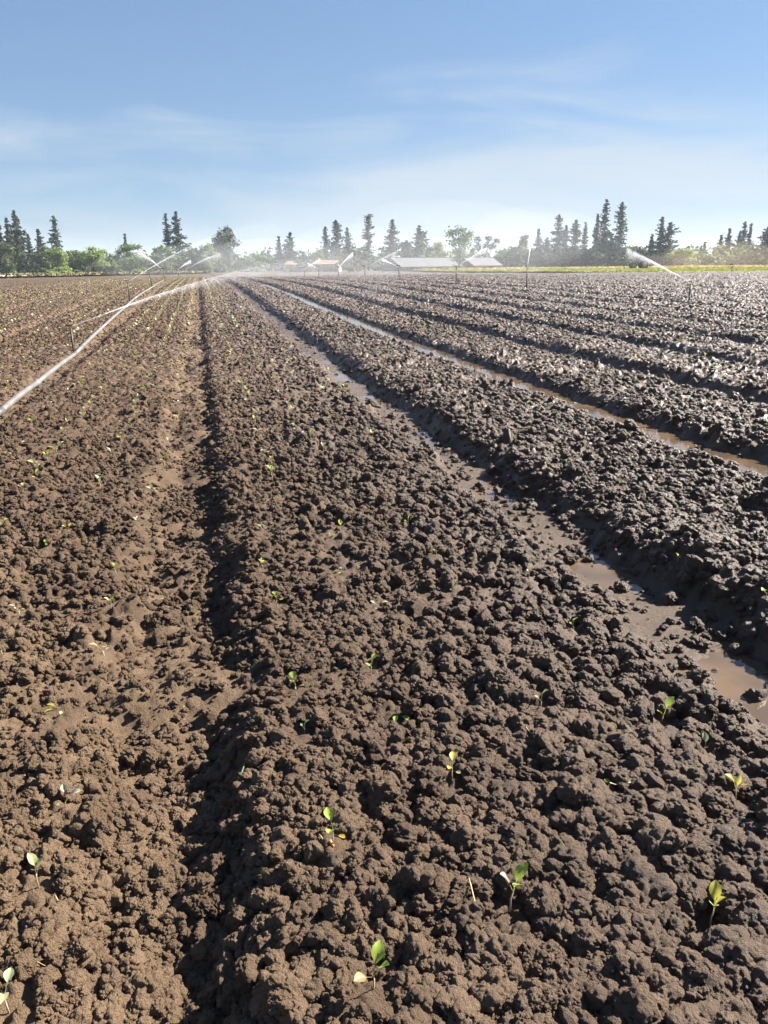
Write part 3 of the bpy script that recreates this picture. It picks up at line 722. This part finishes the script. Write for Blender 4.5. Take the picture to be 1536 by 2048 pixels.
def sprinkler(key, px, ytop, ybase, label, d=None, lean=0.0, hmin=0.5):
    if d is None: gx, gy = ground_px(px, ybase)
    else: gx, gy = at_range(px, d)
    dist = math.hypot(gx, gy); zb = bed(gx, gy); H = max(hmin, height_at(px, ytop, dist)-zb)
    t = empty('sprinkler', (gx, gy, zb)); tag(t, label, 'sprinkler', 'impact sprinklers on risers across the field')
    r0 = 0.012+0.00036*dist
    top = (AR[0]*lean*H, AR[1]*lean*H, H)
    m = MB(); m.tube([(0, 0, -.08), (top[0]*.5, top[1]*.5, H*.5), top], r0, 8); m.build('riser', STEELD, t, smooth=True)
    hd = MB(); k = max(1.0, dist/28)
    hd.cyl((top[0], top[1], H+.02*k), (0, 0, 1), .022*k, .06*k, 10); hd.tube([(top[0], top[1], H+.03*k), (top[0]+.05*k, top[1]+.02*k, H+.07*k), (top[0]+.09*k, top[1]+.04*k, H+.10*k)], [.014*k, .014*k, .009*k], 8)
    h_ = hd.build('head', BRASS, t)
    m = MB(); m.box((top[0]-.03*k, top[1], H+.10*k), (.13*k, .02*k, .025*k)); m.build('impact_arm', STEELD, h_)
    m = MB(); m.cyl((0, 0, .02), (0, 0, 1), r0*1.9, .06, 10); m.build('base_collar', STEELD, t)
    SPR[key] = Vector((gx+top[0], gy+top[1], zb+H+.08))
sprinkler('A', 148, 662, 708, 'nearest sprinkler, beside the pipe at left, with a long jet crossing the furrow')
sprinkler('B', 260, 568, 604, 'second sprinkler along the left pipe, dark upright riser')
sprinkler('C', 305, 546, 574, 'third sprinkler along the left pipe with a leaning riser', lean=-.12)
sprinkler('C2', 326, 545, 0, 'fourth sprinkler along the left pipe, far off in the mist', d=120, hmin=.9)
sprinkler('K', 355, 541, 0, 'faint sprinkler left of the straight furrow end in the mist', d=150, hmin=.9)
sprinkler('L', 372, 540, 0, 'faint sprinkler near the straight furrow end, deep in the mist', d=165, hmin=.9)
sprinkler('D', 1378, 570, 600, 'dark sprinkler riser at right with a jet rising to the left')
sprinkler('E', 1053, 538, 572, 'sprinkler below the upright white jet at centre right')
sprinkler('G', 912, 538, 563, 'sprinkler in front of the gap between the two barns')
sprinkler('H', 798, 537, 556, 'small sprinkler in front of the left end of the grey barn')
sprinkler('I', 730, 538, 552, 'distant sprinkler in front of the narrow fir')
sprinkler('J', 677, 538, 552, 'distant sprinkler at the right end of the brown-roofed shed')
sprinkler('M', 638, 540, 553, 'distant sprinkler in front of the brown-roofed shed')
sprinkler('O', 609, 541, 553, 'distant sprinkler in front of the rounded tree by the shed')
sprinkler('P', 1463, 536, 545, 'thin distant post-like sprinkler before the dusty firs')

# ------------------------------------------------------------------ water jets
def spray_material():
    m = bpy.data.materials.new('water_spray'); m.use_nodes = True; t = m.node_tree; out = t.nodes['Material Output']; t.nodes.remove(t.nodes['Principled BSDF'])
    a = N(t, 'ShaderNodeBsdfTranslucent'); a.inputs[0].default_value = (.95, .96, 1, 1); b = N(t, 'ShaderNodeBsdfDiffuse'); b.inputs[0].default_value = (.95, .96, 1, 1)
    mx = N(t, 'ShaderNodeMixShader'); mx.inputs[0].default_value = .55; t.links.new(b.outputs[0], mx.inputs[1]); t.links.new(a.outputs[0], mx.inputs[2])
    tr = N(t, 'ShaderNodeBsdfTransparent'); m2 = N(t, 'ShaderNodeMixShader'); m2.inputs[0].default_value = .33
    t.links.new(tr.outputs[0], m2.inputs[1]); t.links.new(mx.outputs[0], m2.inputs[2]); t.links.new(m2.outputs[0], out.inputs[0])
    return m
SPRAY = spray_material()
def jet(key, az, elev, v, T, label, n=3500, w0=0.012, spread=0.055, core=0.45, drop=0.006, seed=1):
    """ballistic jet: a solid core that breaks up into drops. az in degrees right of the view axis"""
    r = np.random.default_rng(900+seed); o = SPR[key]; dist = math.hypot(o.x, o.y)
    a = YAW+math.radians(az); e = math.radians(elev)
    vel = np.array([math.sin(a)*math.cos(e), math.cos(a)*math.cos(e), math.sin(e)])*v
    P = lambda s: vel[None, :]*s[:, None]*(1-0.12*s[:, None]/T)+np.array([0, 0, -4.9])[None]*(s[:, None]**2)
    m = MB(); ss = np.linspace(0, T*core, 26); C = P(ss)
    rad = [w0*0.58*(0.8+1.1*q)*(1-0.75*r.random()*q)*(1-q**3*.98) for q in np.linspace(0, 1, 26)]
    C[3:] += r.normal(size=(23, 3))*0.006
    m.tube([tuple(c) for c in C], rad, 6)
    root = empty('water_jet', o); tag(root, label, 'water jet', 'jets of water thrown by the sprinklers')
    m.build('stream', SPRAY, root, smooth=True)
    s = T*(0.06+0.94*r.random(n)**0.95); q = s/T
    c = P(s)+r.normal(size=(n, 3))*(spread*v*T*q**1.5*0.5)[:, None]*np.array([1, 1, .8])
    c[:, 2] -= np.abs(r.normal(size=n))*0.06*v*T*q**2
    c[:, 2] = np.maximum(c[:, 2], -o.z+0.1)
    size = 0.85*drop*(0.4+1.3*r.random(n)**2)*(1+dist/35)*(0.8+0.4*q)
    tet = np.array([[1, 1, 1], [-1, -1, 1], [-1, 1, -1], [1, -1, -1]])*0.6
    V = (c[:, None, :]+tet[None]*size[:, None, None]).reshape(-1, 3)
    f = np.array([[0, 1, 2], [0, 3, 1], [0, 2, 3], [1, 3, 2]]); Fc = (np.arange(n)[:, None, None]*4+f[None]).reshape(-1, 3)
    d_ = link('drops', np_mesh('drops', V, Fc), SPRAY, root); d_['kind'] = 'stuff'
jet('A', 30, 13.5, 24, 0.62, 'long white jet from the nearest sprinkler crossing the straight furrow', 20000, .009, 0.034, .5, .004, 1)
jet('B', 24, 21, 24, 0.60, 'jet rising to the right from the second sprinkler on the left pipe', 4500, .014, 0.022, .5, .0045, 2)
jet('C2', -38, 24, 24, 0.50, 'jet thrown up to the left above the left pipe', 3500, .03, 0.02, .5, .005, 3)
jet('K', 18, 24, 22, 0.26, 'short steep jet deep in the mist left of the furrow end', 2500, .03, 0.02, .6, .005, 4)
jet('L', 42, 26, 24, 0.45, 'jet rising to the right beside the straight furrow end', 3000, .03, 0.022, .5, .005, 5)
jet('D', -40, 26, 25, 0.15, 'white jet rising to the left from the sprinkler at right', 7000, .020, 0.02, .75, .004, 6)
jet('E', 13, 26, 25, 0.26, 'upright-looking white jet at centre right, before the wood', 7000, .030, 0.018, .7, .004, 7)
jet('G', 44, 24, 24, 0.18, 'jet rising to the right before the gap between the barns', 2600, .03, 0.02, .7, .005, 8)
jet('H', -50, 24, 22, 0.12, 'short jet leaning left before the grey barn', 1800, .02, 0.02, .7, .005, 9)
jet('I', 55, 26, 24, 0.28, 'jet rising to the right below the narrow fir', 2200, .02, 0.02, .7, .006, 10)
jet('J', 22, 27, 24, 0.30, 'steep jet at the right end of the brown-roofed shed', 2200, .02, 0.02, .7, .006, 11)
jet('M', -50, 24, 22, 0.13, 'short jet leaning left before the brown-roofed shed', 1600, .02, 0.02, .7, .006, 12)
jet('O', 40, 28, 24, 0.20, 'jet rising to the right before the brown-roofed shed', 1800, .02, 0.02, .7, .006, 13)

# ------------------------------------------------------------------ seedlings
def leaf_mesh(name, L, W, curl, fold, petiole):
    """spoon-shaped leaf on its stalk, growing along +X from the origin"""
    V = []; Fc = []; n = 8
    wid = [0.05, 0.05, 0.35, 0.8, 1.0, 0.95, 0.7, 0.32, 0.02]
    xs = [0, petiole, petiole+.12*L, petiole+.3*L, petiole+.48*L, petiole+.66*L, petiole+.82*L, petiole+.94*L, petiole+L]
    tot = xs[-1]
    for i in range(9):
        s = xs[i]/tot; z = curl*tot*(s-s*s*1.25)
        for j in (-1, -.5, 0, .5, 1):
            ww = wid[i]*W/2
            V.append((xs[i], j*ww, z+abs(j)*ww*fold+0.04*W*math.sin(i*2.3+j*3)*abs(j)))
    for i in range(8):
        for j in range(4): q = i*5+j; Fc.append((q, q+5, q+6, q+1))
    return np_mesh(name, V, Fc, smooth=True)
LEAVES = {}
def leaf_data(kind, colour):
    k = (kind, colour)
    if k not in LEAVES:
        a = {'big': (.040, .026, .45, .45, .022), 'mid': (.030, .021, .25, .5, .026), 'long': (.036, .017, .3, .7, .020), 'small': (.020, .015, .2, .3, .014)}[kind]
        me = leaf_mesh('leaf', *a); me.materials.append(LEAF[colour]); LEAVES[k] = me
    return LEAVES[k]
FORMS = {  # stem length, stem lean, leaves: (kind, height on stem, azimuth, elevation, colour slot)
 'upright': (.045, .12, [('big', 1, 20, 62, 0), ('mid', .95, 170, 55, 1), ('long', .85, 260, 68, 0)]),
 'spread': (.038, .35, [('big', 1, 10, 30, 0), ('mid', 1, 150, 38, 0), ('small', .7, 250, 15, 1)]),
 'fallen': (.030, 1.0, [('long', 1, 0, 14, 0), ('mid', .9, 40, 4, 0), ('small', .6, 120, 10, 1)]),
 'single': (.028, .2, [('big', 1, 70, 66, 0), ('small', .8, 230, 35, 0)]),
 'broad': (.040, .2, [('big', 1, 160, 45, 0), ('mid', .9, 300, 30, 1), ('mid', .9, 60, 50, 0)])}
SEED_N = 0
def seedling(x, y, form, col, col2, label, scale=1.0, rz=None, parts=True):
    global SEED_N; SEED_N += 1
    ls, lean, lv = FORMS[form]; ls *= 1.1
    z = gz(x, y)+0.008
    t = empty('seedling', (x, y, z-0.004), R.uniform(0, 6.28) if rz is None else rz); tag(t, label, 'seedling', 'young transplants set in rows')
    t.scale = (scale*0.95,)*3
    ly = lean*ls
    m = MB(); m.tube([(0, 0, -.015), (ly*.3, .002, ls*.5), (ly, 0, ls*max(.15, 1-lean*.75))], [.0022, .0018, .0013], 5); m.build('stem', STEM, t, smooth=True)
    for kd, h, az, el, c in lv:
        o = link('leaf', leaf_data(kd, (col, col2)[c]), None, t, (ly*h, 0, ls*max(.15, 1-lean*.75)*h))
        o.rotation_euler = (R.uniform(-.3, .3), -math.radians(el+R.uniform(-8, 8)), math.radians(az+R.uniform(-15, 15)))
    return t
NEAR = [  # photo column, row (plant foot), form, colours, scale, label
 (14, 2000, 'broad', 'pale', 'blue', 1.15, 'pale seedling at the bottom left corner of the picture'),
 (74, 1752, 'upright', 'pale', 'brown', 1.0, 'pale round-leaved seedling near the lower left edge'),
 (128, 1606, 'spread', 'white', 'pale', .95, 'whitish two-leaved seedling above the lower left one'),
 (132, 1415, 'fallen', 'yellow', 'pale', 1.0, 'limp yellow-green seedling lying flat left of the dark furrow'),
 (208, 1300, 'spread', 'pale', 'white', 1.0, 'pale seedling with arched stalk left of the dark furrow'),
 (222, 1215, 'upright', 'green', 'pale', .9, 'green seedling just behind the pale arched one'),
 (40, 1225, 'spread', 'white', 'green', .95, 'thin whitish seedling near the left picture edge'),
 (4, 1305, 'single', 'pale', 'green', 1.0, 'seedling half cut by the left picture edge'),
 (232, 1143, 'single', 'green', 'pale', .9, 'small dark green seedling left of the dark furrow'),
 (276, 1052, 'upright', 'pale', 'white', .9, 'pale upright seedling beside the dark furrow bank'),
 (95, 1092, 'single', 'green', 'yellow', .95, 'bright green single-leaf seedling in the second row at left'),
 (134, 1056, 'spread', 'yellow', 'orange', .95, 'yellowish spread seedling in the second row at left'),
 (746, 1968, 'broad', 'green', 'brown', 1.25, 'seedling with a green leaf and a drooping tan leaf at bottom centre'),
 (1021, 1802, 'upright', 'green', 'purple', 1.35, 'tall seedling with green and mauve leaves at lower right of centre'),
 (1424, 1838, 'upright', 'yellow', 'pale', 1.2, 'tall yellow-olive seedling near the lower right edge'),
 (668, 1700, 'spread', 'green', 'orange', 1.2, 'forked green seedling with an orange leaf at its foot'),
 (905, 1560, 'spread', 'yellow', 'pale', .95, 'crumpled yellow-green seedling right of centre'),
 (1214, 1566, 'fallen', 'white', 'green', 1.1, 'pale flopped seedling right of the crumpled one'),
 (1474, 1588, 'upright', 'yellow', 'orange', 1.0, 'yellow seedling with orange bits at the right edge'),
 (1326, 1416, 'single', 'green', 'pale', 1.25, 'bright green single-leaf seedling before the water furrow'),
 (1411, 1482, 'single', 'blue', 'pale', .9, 'small bluish seedling right of the bright single-leaf one'),
 (1082, 1400, 'single', 'pale', 'green', 1.0, 'slim pale seedling right of centre with one raised leaf'),
 (792, 1410, 'fallen', 'green', 'pale', 1.2, 'green seedling lying flat at centre'),
 (592, 1378, 'spread', 'green', 'orange', 1.15, 'three-leaved seedling, green with one orange leaf, right of the dark furrow'),
 (608, 1456, 'single', 'blue', 'blue', .7, 'tiny bluish leaf poking up right of the dark furrow'),
 (742, 1326, 'spread', 'green', 'pale', 1.05, 'green spread seedling behind the flat-lying centre one'),
 (1148, 1240, 'single', 'green', 'pale', .95, 'small green seedling left of the wet furrow bend'),
 (1058, 1148, 'single', 'yellow', 'pale', .9, 'lime seedling beside the first puddle'),
 (906, 1177, 'single', 'pale', 'white', .9, 'pale narrow seedling left of the first puddle'),
 (688, 1144, 'fallen', 'white', 'green', 1.0, 'white-backed seedling lying flat at centre'),
 (752, 1205, 'spread', 'white', 'white', .9, 'wilted whitish seedling behind the green spread one'),
 (554, 1198, 'spread', 'green', 'yellow', 1.0, 'bright green low seedling right of the dark furrow'),
 (525, 1138, 'upright', 'yellow', 'green', .85, 'yellow cup-shaped seedling right of the dark furrow'),
 (530, 1062, 'broad', 'blue', 'pale', 1.0, 'bluish broad seedling right of the dark furrow'),
 (682, 1074, 'upright', 'yellow', 'green', .9, 'seedling with a yellow upright leaf behind the white-backed one'),
 (652, 1068, 'fallen', 'green', 'pale', .85, 'flat green seedling left of the yellow upright one'),
 (815, 1056, 'single', 'green', 'yellow', 1.0, 'bright single-leaf seedling left of the wet furrow'),
 (872, 1114, 'single', 'yellow', 'yellow', .8, 'tiny yellow seedling left of the first puddle'),
 (1106, 892, 'single', 'yellow', 'yellow', 1.1, 'yellow upright seedling on the bed between the two puddle furrows'),
 (1165, 920, 'fallen', 'yellow', 'green', 1.0, 'flat yellow-green seedling on the bed between the puddle furrows'),
 (1119, 814, 'spread', 'green', 'green', 1.1, 'green seedling beside the second puddle furrow'),
 (996, 766, 'single', 'green', 'pale', 1.0, 'small green seedling on the near edge of the second puddle furrow'),
 (1357, 918, 'spread', 'pale', 'green', 1.0, 'pale green seedling on the bed near the second puddle furrow'),
 (1236, 974, 'single', 'green', 'green', .8, 'tiny green seedling in the middle of the wet bed'),
 (1532, 1198, 'spread', 'green', 'yellow', 1.1, 'green seedling at the right picture edge above the furrow bank'),
 (1357, 1116, 'single', 'yellow', 'green', .7, 'tiny lime seedling above the wet furrow bank')]
taken = []
for a_, b_, form, c1, c2, sc_, lb in NEAR:
    gx, gy = ground_px(a_, b_); seedling(gx, gy, form, c1, c2, lb, sc_); taken.append((gx, gy))
ORD = {1: 'first', 2: 'second', 3: 'third', 4: 'fourth', 5: 'fifth', 6: 'sixth', 7: 'seventh', 8: 'eighth', 9: 'ninth', 10: 'tenth'}
def ordinal(n):
    if n in ORD: return ORD[n]
    return '%d%s' % (n, 'th' if 10 <= n % 100 <= 20 else {1: 'st', 2: 'nd', 3: 'rd'}.get(n % 10, 'th'))
ROWS = []
BEDN = {-1: 'between pipe and dark furrow', 0: 'right of the dark furrow', -2: 'just left of the pipe', -3: 'two beds left of the pipe', -4: 'three beds left of the pipe',
        1: 'between the two puddle furrows', 2: 'beyond the second puddle furrow', 3: 'on the far right beds'}
ROWN = ['leftmost row', 'second row', 'third row', 'rightmost row']
auto = []
for kb in range(-5, 4):
    for ri, off in enumerate((.40, .83, 1.36, 1.80)):
        x0 = 0.06+kb*PITCHX+off; y0 = 2.2
        while y0 < 95:
            y0 += 0.40*R.uniform(.8, 1.25); xx = x0+R.gauss(0, .03)
            keep = {-1: .85, 0: (.8, .7, .3, .2)[ri]}.get(kb, .5 if kb < 0 else .06)
            if R.random() > keep: continue
            vx = xx*AR[0]+y0*AR[1]; vf = xx*AF[0]+y0*AF[1]-(0-CAMH)*-AF[2]*-1
            v = np.array([xx, y0, bed(xx, y0)-CAMH]); dep = v@AF
            if dep < 0.3: continue
            u_, w_ = CX+F*(v@AR)/dep, CY-F*(v@AU)/dep
            if not (-60 < u_ < 1600 and w_ < 2100): continue
            if w_ > 1000 and u_ > 20: continue                      # the nearest ones were placed one by one
            if any((xx-a)**2+(y0-b)**2 < .09 for a, b in taken): continue
            auto.append((math.hypot(xx, y0), xx, y0, kb, ri))
auto.sort(); cnt = {}
COLW = ['pale', 'white', 'yellow', 'green', 'pale', 'yellow', 'white']
rest = []
for dd, xx, y0, kb, ri in auto:
    if SEED_N < 300:
        key = (kb, ri); cnt[key] = cnt.get(key, 0)+1
        c1 = R.choice(COLW); c2 = R.choice(COLW)
        lb = '%s seedling, %s in the %s %s' % ({'pale': 'pale green', 'white': 'whitish', 'yellow': 'yellow-green', 'green': 'green'}[c1], ordinal(cnt[key]), ROWN[ri], BEDN.get(kb, 'on the far left beds'))
        seedling(xx, y0, R.choice(['upright', 'spread', 'single', 'fallen', 'upright']), c1, c2, lb, R.uniform(1.0, 1.5))
    else: rest.append((xx, y0))
def seedling_mass():
    r = np.random.default_rng(5); V = []; Fc = []
    P = np.array(rest); Zs = terrain(P[:, 0], P[:, 1], np.hypot(P[:, 0], P[:, 1])*0.0024)
    for (x_, y_), z_ in zip(P, Zs):
        for j in range(3):
            a = r.random()*6.28; e = .5+r.random()*.8; L = (.05+.045*r.random()); wd = L*.38
            dx, dy, dz = math.cos(a)*math.cos(e), math.sin(a)*math.cos(e), math.sin(e)
            sx, sy = -math.sin(a), math.cos(a); b = len(V)
            V += [(x_, y_, z_), (x_+dx*L*.6+sx*wd, y_+dy*L*.6+sy*wd, z_+dz*L*.6), (x_+dx*L, y_+dy*L, z_+dz*L), (x_+dx*L*.6-sx*wd, y_+dy*L*.6-sy*wd, z_+dz*L*.6)]
            Fc.append((b, b+1, b+2, b+3))
    o = link('distant_seedlings', np_mesh('distant_seedlings', V, Fc), LEAF['pale'])
    tag(o, 'rows of tiny distant seedlings running off to the far end of the beds', 'seedlings', kind='stuff')
if rest: seedling_mass()

# ------------------------------------------------------------------ loose clods between the plants
def clear_of_plants(x, y, rad):
    ok = np.ones(len(x), dtype=bool)
    for a, b in taken:                                # also keep the side facing the viewer open
        ok &= ((x-a)**2+(y-b)**2 > rad**2) & ((x-a*0.985)**2+(y-b*0.985)**2 > rad**2)
    return ok
r5 = np.random.default_rng(55)
x, y, d = sector_points(2600, 1.35, 9.0, 1.0, r5)
ok = clear_of_plants(x, y, 0.10) & furrow_keep(x, y, r5, 0.07, 0.8) & (r5.random(len(x)) < 0.45+0.55*sst(-0.3, 1.4, x))
x, y, d = x[ok], y[ok], d[ok]
srt = np.argsort(d-0.0*x)[:900]; pick = r5.permutation(srt)[:300]
proto = []
cz = terrain(x[pick], y[pick], 0.02)
for j, q in enumerate(pick):
    s = (0.018+0.032*r5.random()**2.0+0.0022*d[q])*(0.85+0.3*float(sst(0.0, 1.5, x[q])))
    o = link('clod', CLODS[j % 9], None, FIELD, (x[q], y[q], cz[j]+0.12*s))
    o.scale = (s, s, s); o.rotation_euler = (r5.random()*0.9-0.45, r5.random()*0.9-0.45, r5.random()*6.28)
    if j < 9: proto.append(o)
def clod_mass():
    r = np.random.default_rng(77); P = []; S = []
    for n, d0, d1, s0, s1, pw in ((80000, 1.3, 6.5, 0.0035, 0.021, 1.0), (30000, 1.4, 12.0, 0.012, 0.040, 0.9), (80000, 5.0, 28.0, 0.009, 0.030, 0.95), (45000, 18.0, 80.0, 0.018, 0.042, 1.0)):
        x, y, d = sector_points(n, d0, d1, pw, r)
        ok = clear_of_plants(x, y, 0.055) & furrow_keep(x, y, r) & (y > 0.1) & (r.random(len(x)) < 0.30+1.0*sst(0.3, 0.62, 0.65*vnoise(x*1.9, y*1.9, 61)+0.35*vnoise(x*6.3, y*6.3, 62))); x, y, d = x[ok], y[ok], d[ok]
        s = s0+(s1-s0)*r.random(len(x))**2.4
        s *= 0.72+0.42*sst(-0.3, 1.5, x)
        z = terrain(x, y, np.maximum(0.004, d*0.0024))+np.where(s > 0.012, 0.32, 0.15)*s
        P.append(np.stack([x, y, z], -1)); S.append(s)
    P = np.concatenate(P); S = np.concatenate(S); n = len(P)
    me = bpy.data.meshes.new('soil_crumbs'); me.vertices.add(n); me.vertices.foreach_set('co', P.astype(np.float32).ravel())
    a = me.attributes.new('size', 'FLOAT', 'POINT'); a.data.foreach_set('value', S.astype(np.float32))
    a = me.attributes.new('turn', 'FLOAT_VECTOR', 'POINT'); a.data.foreach_set('vector', ((r.random((n, 3))-0.5)*np.array([1.6, 1.6, 6.28])).astype(np.float32).ravel())
    a = me.attributes.new('pick', 'INT', 'POINT'); a.data.foreach_set('value', r.integers(0, 9, n).astype(np.int32))
    me.update(); me.materials.append(SOIL)
    o = tag(link('soil_crumbs', me, None, FIELD), kind='stuff')
    t = bpy.data.node_groups.new('scatter_crumbs', 'GeometryNodeTree')
    t.interface.new_socket('Geometry', in_out='INPUT', socket_type='NodeSocketGeometry'); t.interface.new_socket('Geometry', in_out='OUTPUT', socket_type='NodeSocketGeometry')
    gi = t.nodes.new('NodeGroupInput'); go = t.nodes.new('NodeGroupOutput'); iop = t.nodes.new('GeometryNodeInstanceOnPoints')
    g2i = t.nodes.new('GeometryNodeGeometryToInstance')
    for p in proto:
        oi = t.nodes.new('GeometryNodeObjectInfo'); oi.transform_space = 'ORIGINAL'; oi.inputs['Object'].default_value = p
        t.links.new(oi.outputs['Geometry'], g2i.inputs[0])
    def attr(nm, ty):
        q = t.nodes.new('GeometryNodeInputNamedAttribute'); q.data_type = ty; q.inputs['Name'].default_value = nm; return q.outputs['Attribute']
    t.links.new(gi.outputs[0], iop.inputs['Points']); t.links.new(g2i.outputs[0], iop.inputs['Instance'])
    iop.inputs['Pick Instance'].default_value = True
    t.links.new(attr('pick', 'INT'), iop.inputs['Instance Index']); t.links.new(attr('turn', 'FLOAT_VECTOR'), iop.inputs['Rotation']); t.links.new(attr('size', 'FLOAT'), iop.inputs['Scale'])
    t.links.new(iop.outputs[0], go.inputs[0])
    md = o.modifiers.new('scatter', 'NODES'); md.node_group = t
clod_mass()


# ------------------------------------------------------------------ straws and twigs
STRAW = principled('straw', (0.45, 0.32, 0.15), 0.7, noise=.25, nscale=40); TWIG = principled('twig', (0.20, 0.145, 0.105), 0.8, noise=.25, nscale=40); BLADE = leaf_material('grass_blade', (.12, .2, .1), .3)
ORANGE = principled('orange_leaf_bit', (.55, .22, .06), .7)
def litter(name, pts, mat, label, cat, rad=.0016, lift=.012):
    P = [];
    for i, p in enumerate(pts):
        gx, gy = ground_px(*p); P.append(Vector((gx, gy, gz(gx, gy)+(lift if 0 < i < len(pts)-1 else lift*.4))))
    o = P[0].copy(); t = MB(); Q = []
    for i in range(len(P)-1):
        for s in (0, .33, .66): Q.append(P[i].lerp(P[i+1], s)-o)
    Q.append(P[-1]-o)
    t.tube(Q, [rad*(1-.6*i/len(Q)) for i in range(len(Q))], 6)
    tag(t.build(name, mat, None, o, smooth=True), label, cat)
litter('straw', [(905, 1790), (938, 1768), (950, 1810), (953, 1845)], STRAW, 'bent yellow straw lying on the clods left of the tall seedling', 'straw', .0024, .03)
litter('straw', [(533, 1757), (566, 1751)], STRAW, 'short pale straw at the right lip of the dark furrow', 'straw', .003)
litter('twig', [(108, 1776), (122, 1800), (128, 1815)], STRAW, 'thin curved root on the soil at lower left', 'twig', .0016)
litter('twig', [(4, 1900), (20, 1906), (34, 1922)], STRAW, 'thin root at the left edge above the corner seedling', 'twig', .0016)
litter('grass_blade', [(497, 1520), (485, 1560), (476, 1600)], BLADE, 'long green grass blade lying in the dark furrow', 'grass blade', .003, .05)
litter('twig', [(992, 1277), (1050, 1274)], TWIG, 'brown stick lying right of centre', 'twig', .005)
litter('straw', [(1047, 1430), (1052, 1465), (1088, 1498)], STRAW, 'forked dry straw right of the flat green seedling', 'straw', .0022, .03)
litter('straw', [(1232, 1052), (1243, 1035), (1250, 1056)], STRAW, 'small tuft of dry straw on the wet bed', 'straw', .004, .04)
litter('straw', [(730, 1108), (775, 1100)], STRAW, 'fine straw lying behind the white-backed seedling', 'straw', .002)
litter('twig', [(905, 1215), (920, 1200)], TWIG, 'short twig left of the wet furrow', 'twig', .004)
litter('twig', [(1462, 1062), (1466, 1085)], STRAW, 'thin upright straw on the wet bed at right', 'twig', .003, .03)
litter('leaf_fragment', [(1484, 1576), (1492, 1580)], ORANGE, 'small orange leaf fragment beside the yellow seedling at right', 'leaf', .008, .01)
litter('leaf_fragment', [(1522, 1572), (1532, 1578)], ORANGE, 'orange leaf fragment at the right picture edge', 'leaf', .010, .01)
litter('leaf_fragment', [(660, 1694), (668, 1702)], ORANGE, 'orange leaf fragment at the foot of the forked seedling', 'leaf', .006, .006)

def straw_bits():
    r = np.random.default_rng(31); n = 260
    x, y, d = sector_points(n, 1.4, 7.0, 1.0, r); z = terrain(x, y, 0.004)+0.006
    mb = MB()
    for i in range(n):
        a = r.random()*6.28; L = 0.012+0.035*r.random()**2; p = Vector((x[i], y[i], z[i])); dv = Vector((math.cos(a), math.sin(a), r.uniform(-.2, .5)))*L
        mb.tube([p-dv*.5, p+Vector((0, 0, .12*L))+Vector((dv.y, -dv.x, 0))*r.uniform(-.2, .2), p+dv*.5], .0009, 3)
    tag(mb.build('straw_bits', STRAW, FIELD), kind='stuff')
straw_bits()

# ------------------------------------------------------------------ air: haze, mist from the sprinklers, dust behind the tractor
def volume_material(name, color, dens, aniso=0.3):
    m = bpy.data.materials.new(name); m.use_nodes = True; t = m.node_tree; t.nodes.remove(t.nodes['Principled BSDF'])
    v = N(t, 'ShaderNodeVolumePrincipled'); v.inputs['Color'].default_value = (*color, 1); v.inputs['Density'].default_value = dens; v.inputs['Anisotropy'].default_value = aniso
    t.links.new(v.outputs[0], t.nodes['Material Output'].inputs['Volume']); return m
hb = MB(); hb.box((0, 0, 17.0), (3200, 3200, 37.0))
tag(hb.build('haze', volume_material('haze_air', (0.78, 0.89, 1.0), 0.00025, 0.2)), kind='stuff')
def cloud_puff(name, px, d, zc, rx, ry, rz, mat, label, seed):
    import bmesh
    gx, gy = at_range(px, d); bm = bmesh.new(); bmesh.ops.create_icosphere(bm, subdivisions=3, radius=1.0)
    r = np.random.default_rng(seed); C = r.normal(size=(9, 3)); C /= np.linalg.norm(C, axis=1)[:, None]
    for v in bm.verts:
        q = np.array(v.co); k = 0.8+0.35*max(0, max(1-np.linalg.norm(q-c)/.8 for c in C))
        v.co = Vector((q[0]*rx*k, q[1]*ry*k, q[2]*rz*k))
    me = bpy.data.meshes.new(name); bm.to_mesh(me); bm.free(); me.materials.append(mat)
    o = link(name, me, None, None, (gx, gy, zc)); o.rotation_euler = (0, 0, -YAW)
    tag(o, label, 'mist' if 'mist' in name else 'dust', kind='stuff')
MIST = volume_material('spray_mist', (.95, .97, 1.0), 0.0030, .3); MIST2 = volume_material('thin_mist', (.95, .97, 1.0), 0.0018, .3); DUST = volume_material('field_dust', (.78, .62, .48), 0.008, .2)
cloud_puff('spray_mist', 385, 140, 2.0, 12, 30, 4.0, MIST, 'white mist drifting over the sprinklers at the straight furrow end', 1)
cloud_puff('spray_mist', 560, 120, 2.2, 14, 24, 3.5, MIST, 'white mist where the long jet breaks up before the firs', 2)
cloud_puff('spray_mist', 720, 150, 3.0, 22, 30, 6.0, MIST2, 'thin mist hanging before the shed and grey barn', 3)
cloud_puff('spray_mist', 900, 130, 4.0, 22, 28, 7.0, MIST2, 'thin mist hanging before the two barns', 4)
cloud_puff('spray_mist', 1080, 100, 3.5, 12, 18, 5.0, MIST2, 'fine mist around the upright jet', 5)
cloud_puff('dust_cloud', 1345, 208, 1.6, 9, 6, 2.6, DUST, 'brown dust trailing close behind the tractor', 6)
cloud_puff('dust_cloud', 1455, 232, 3.0, 18, 10, 5.0, DUST, 'brown dust drifting before the firs at right', 7)
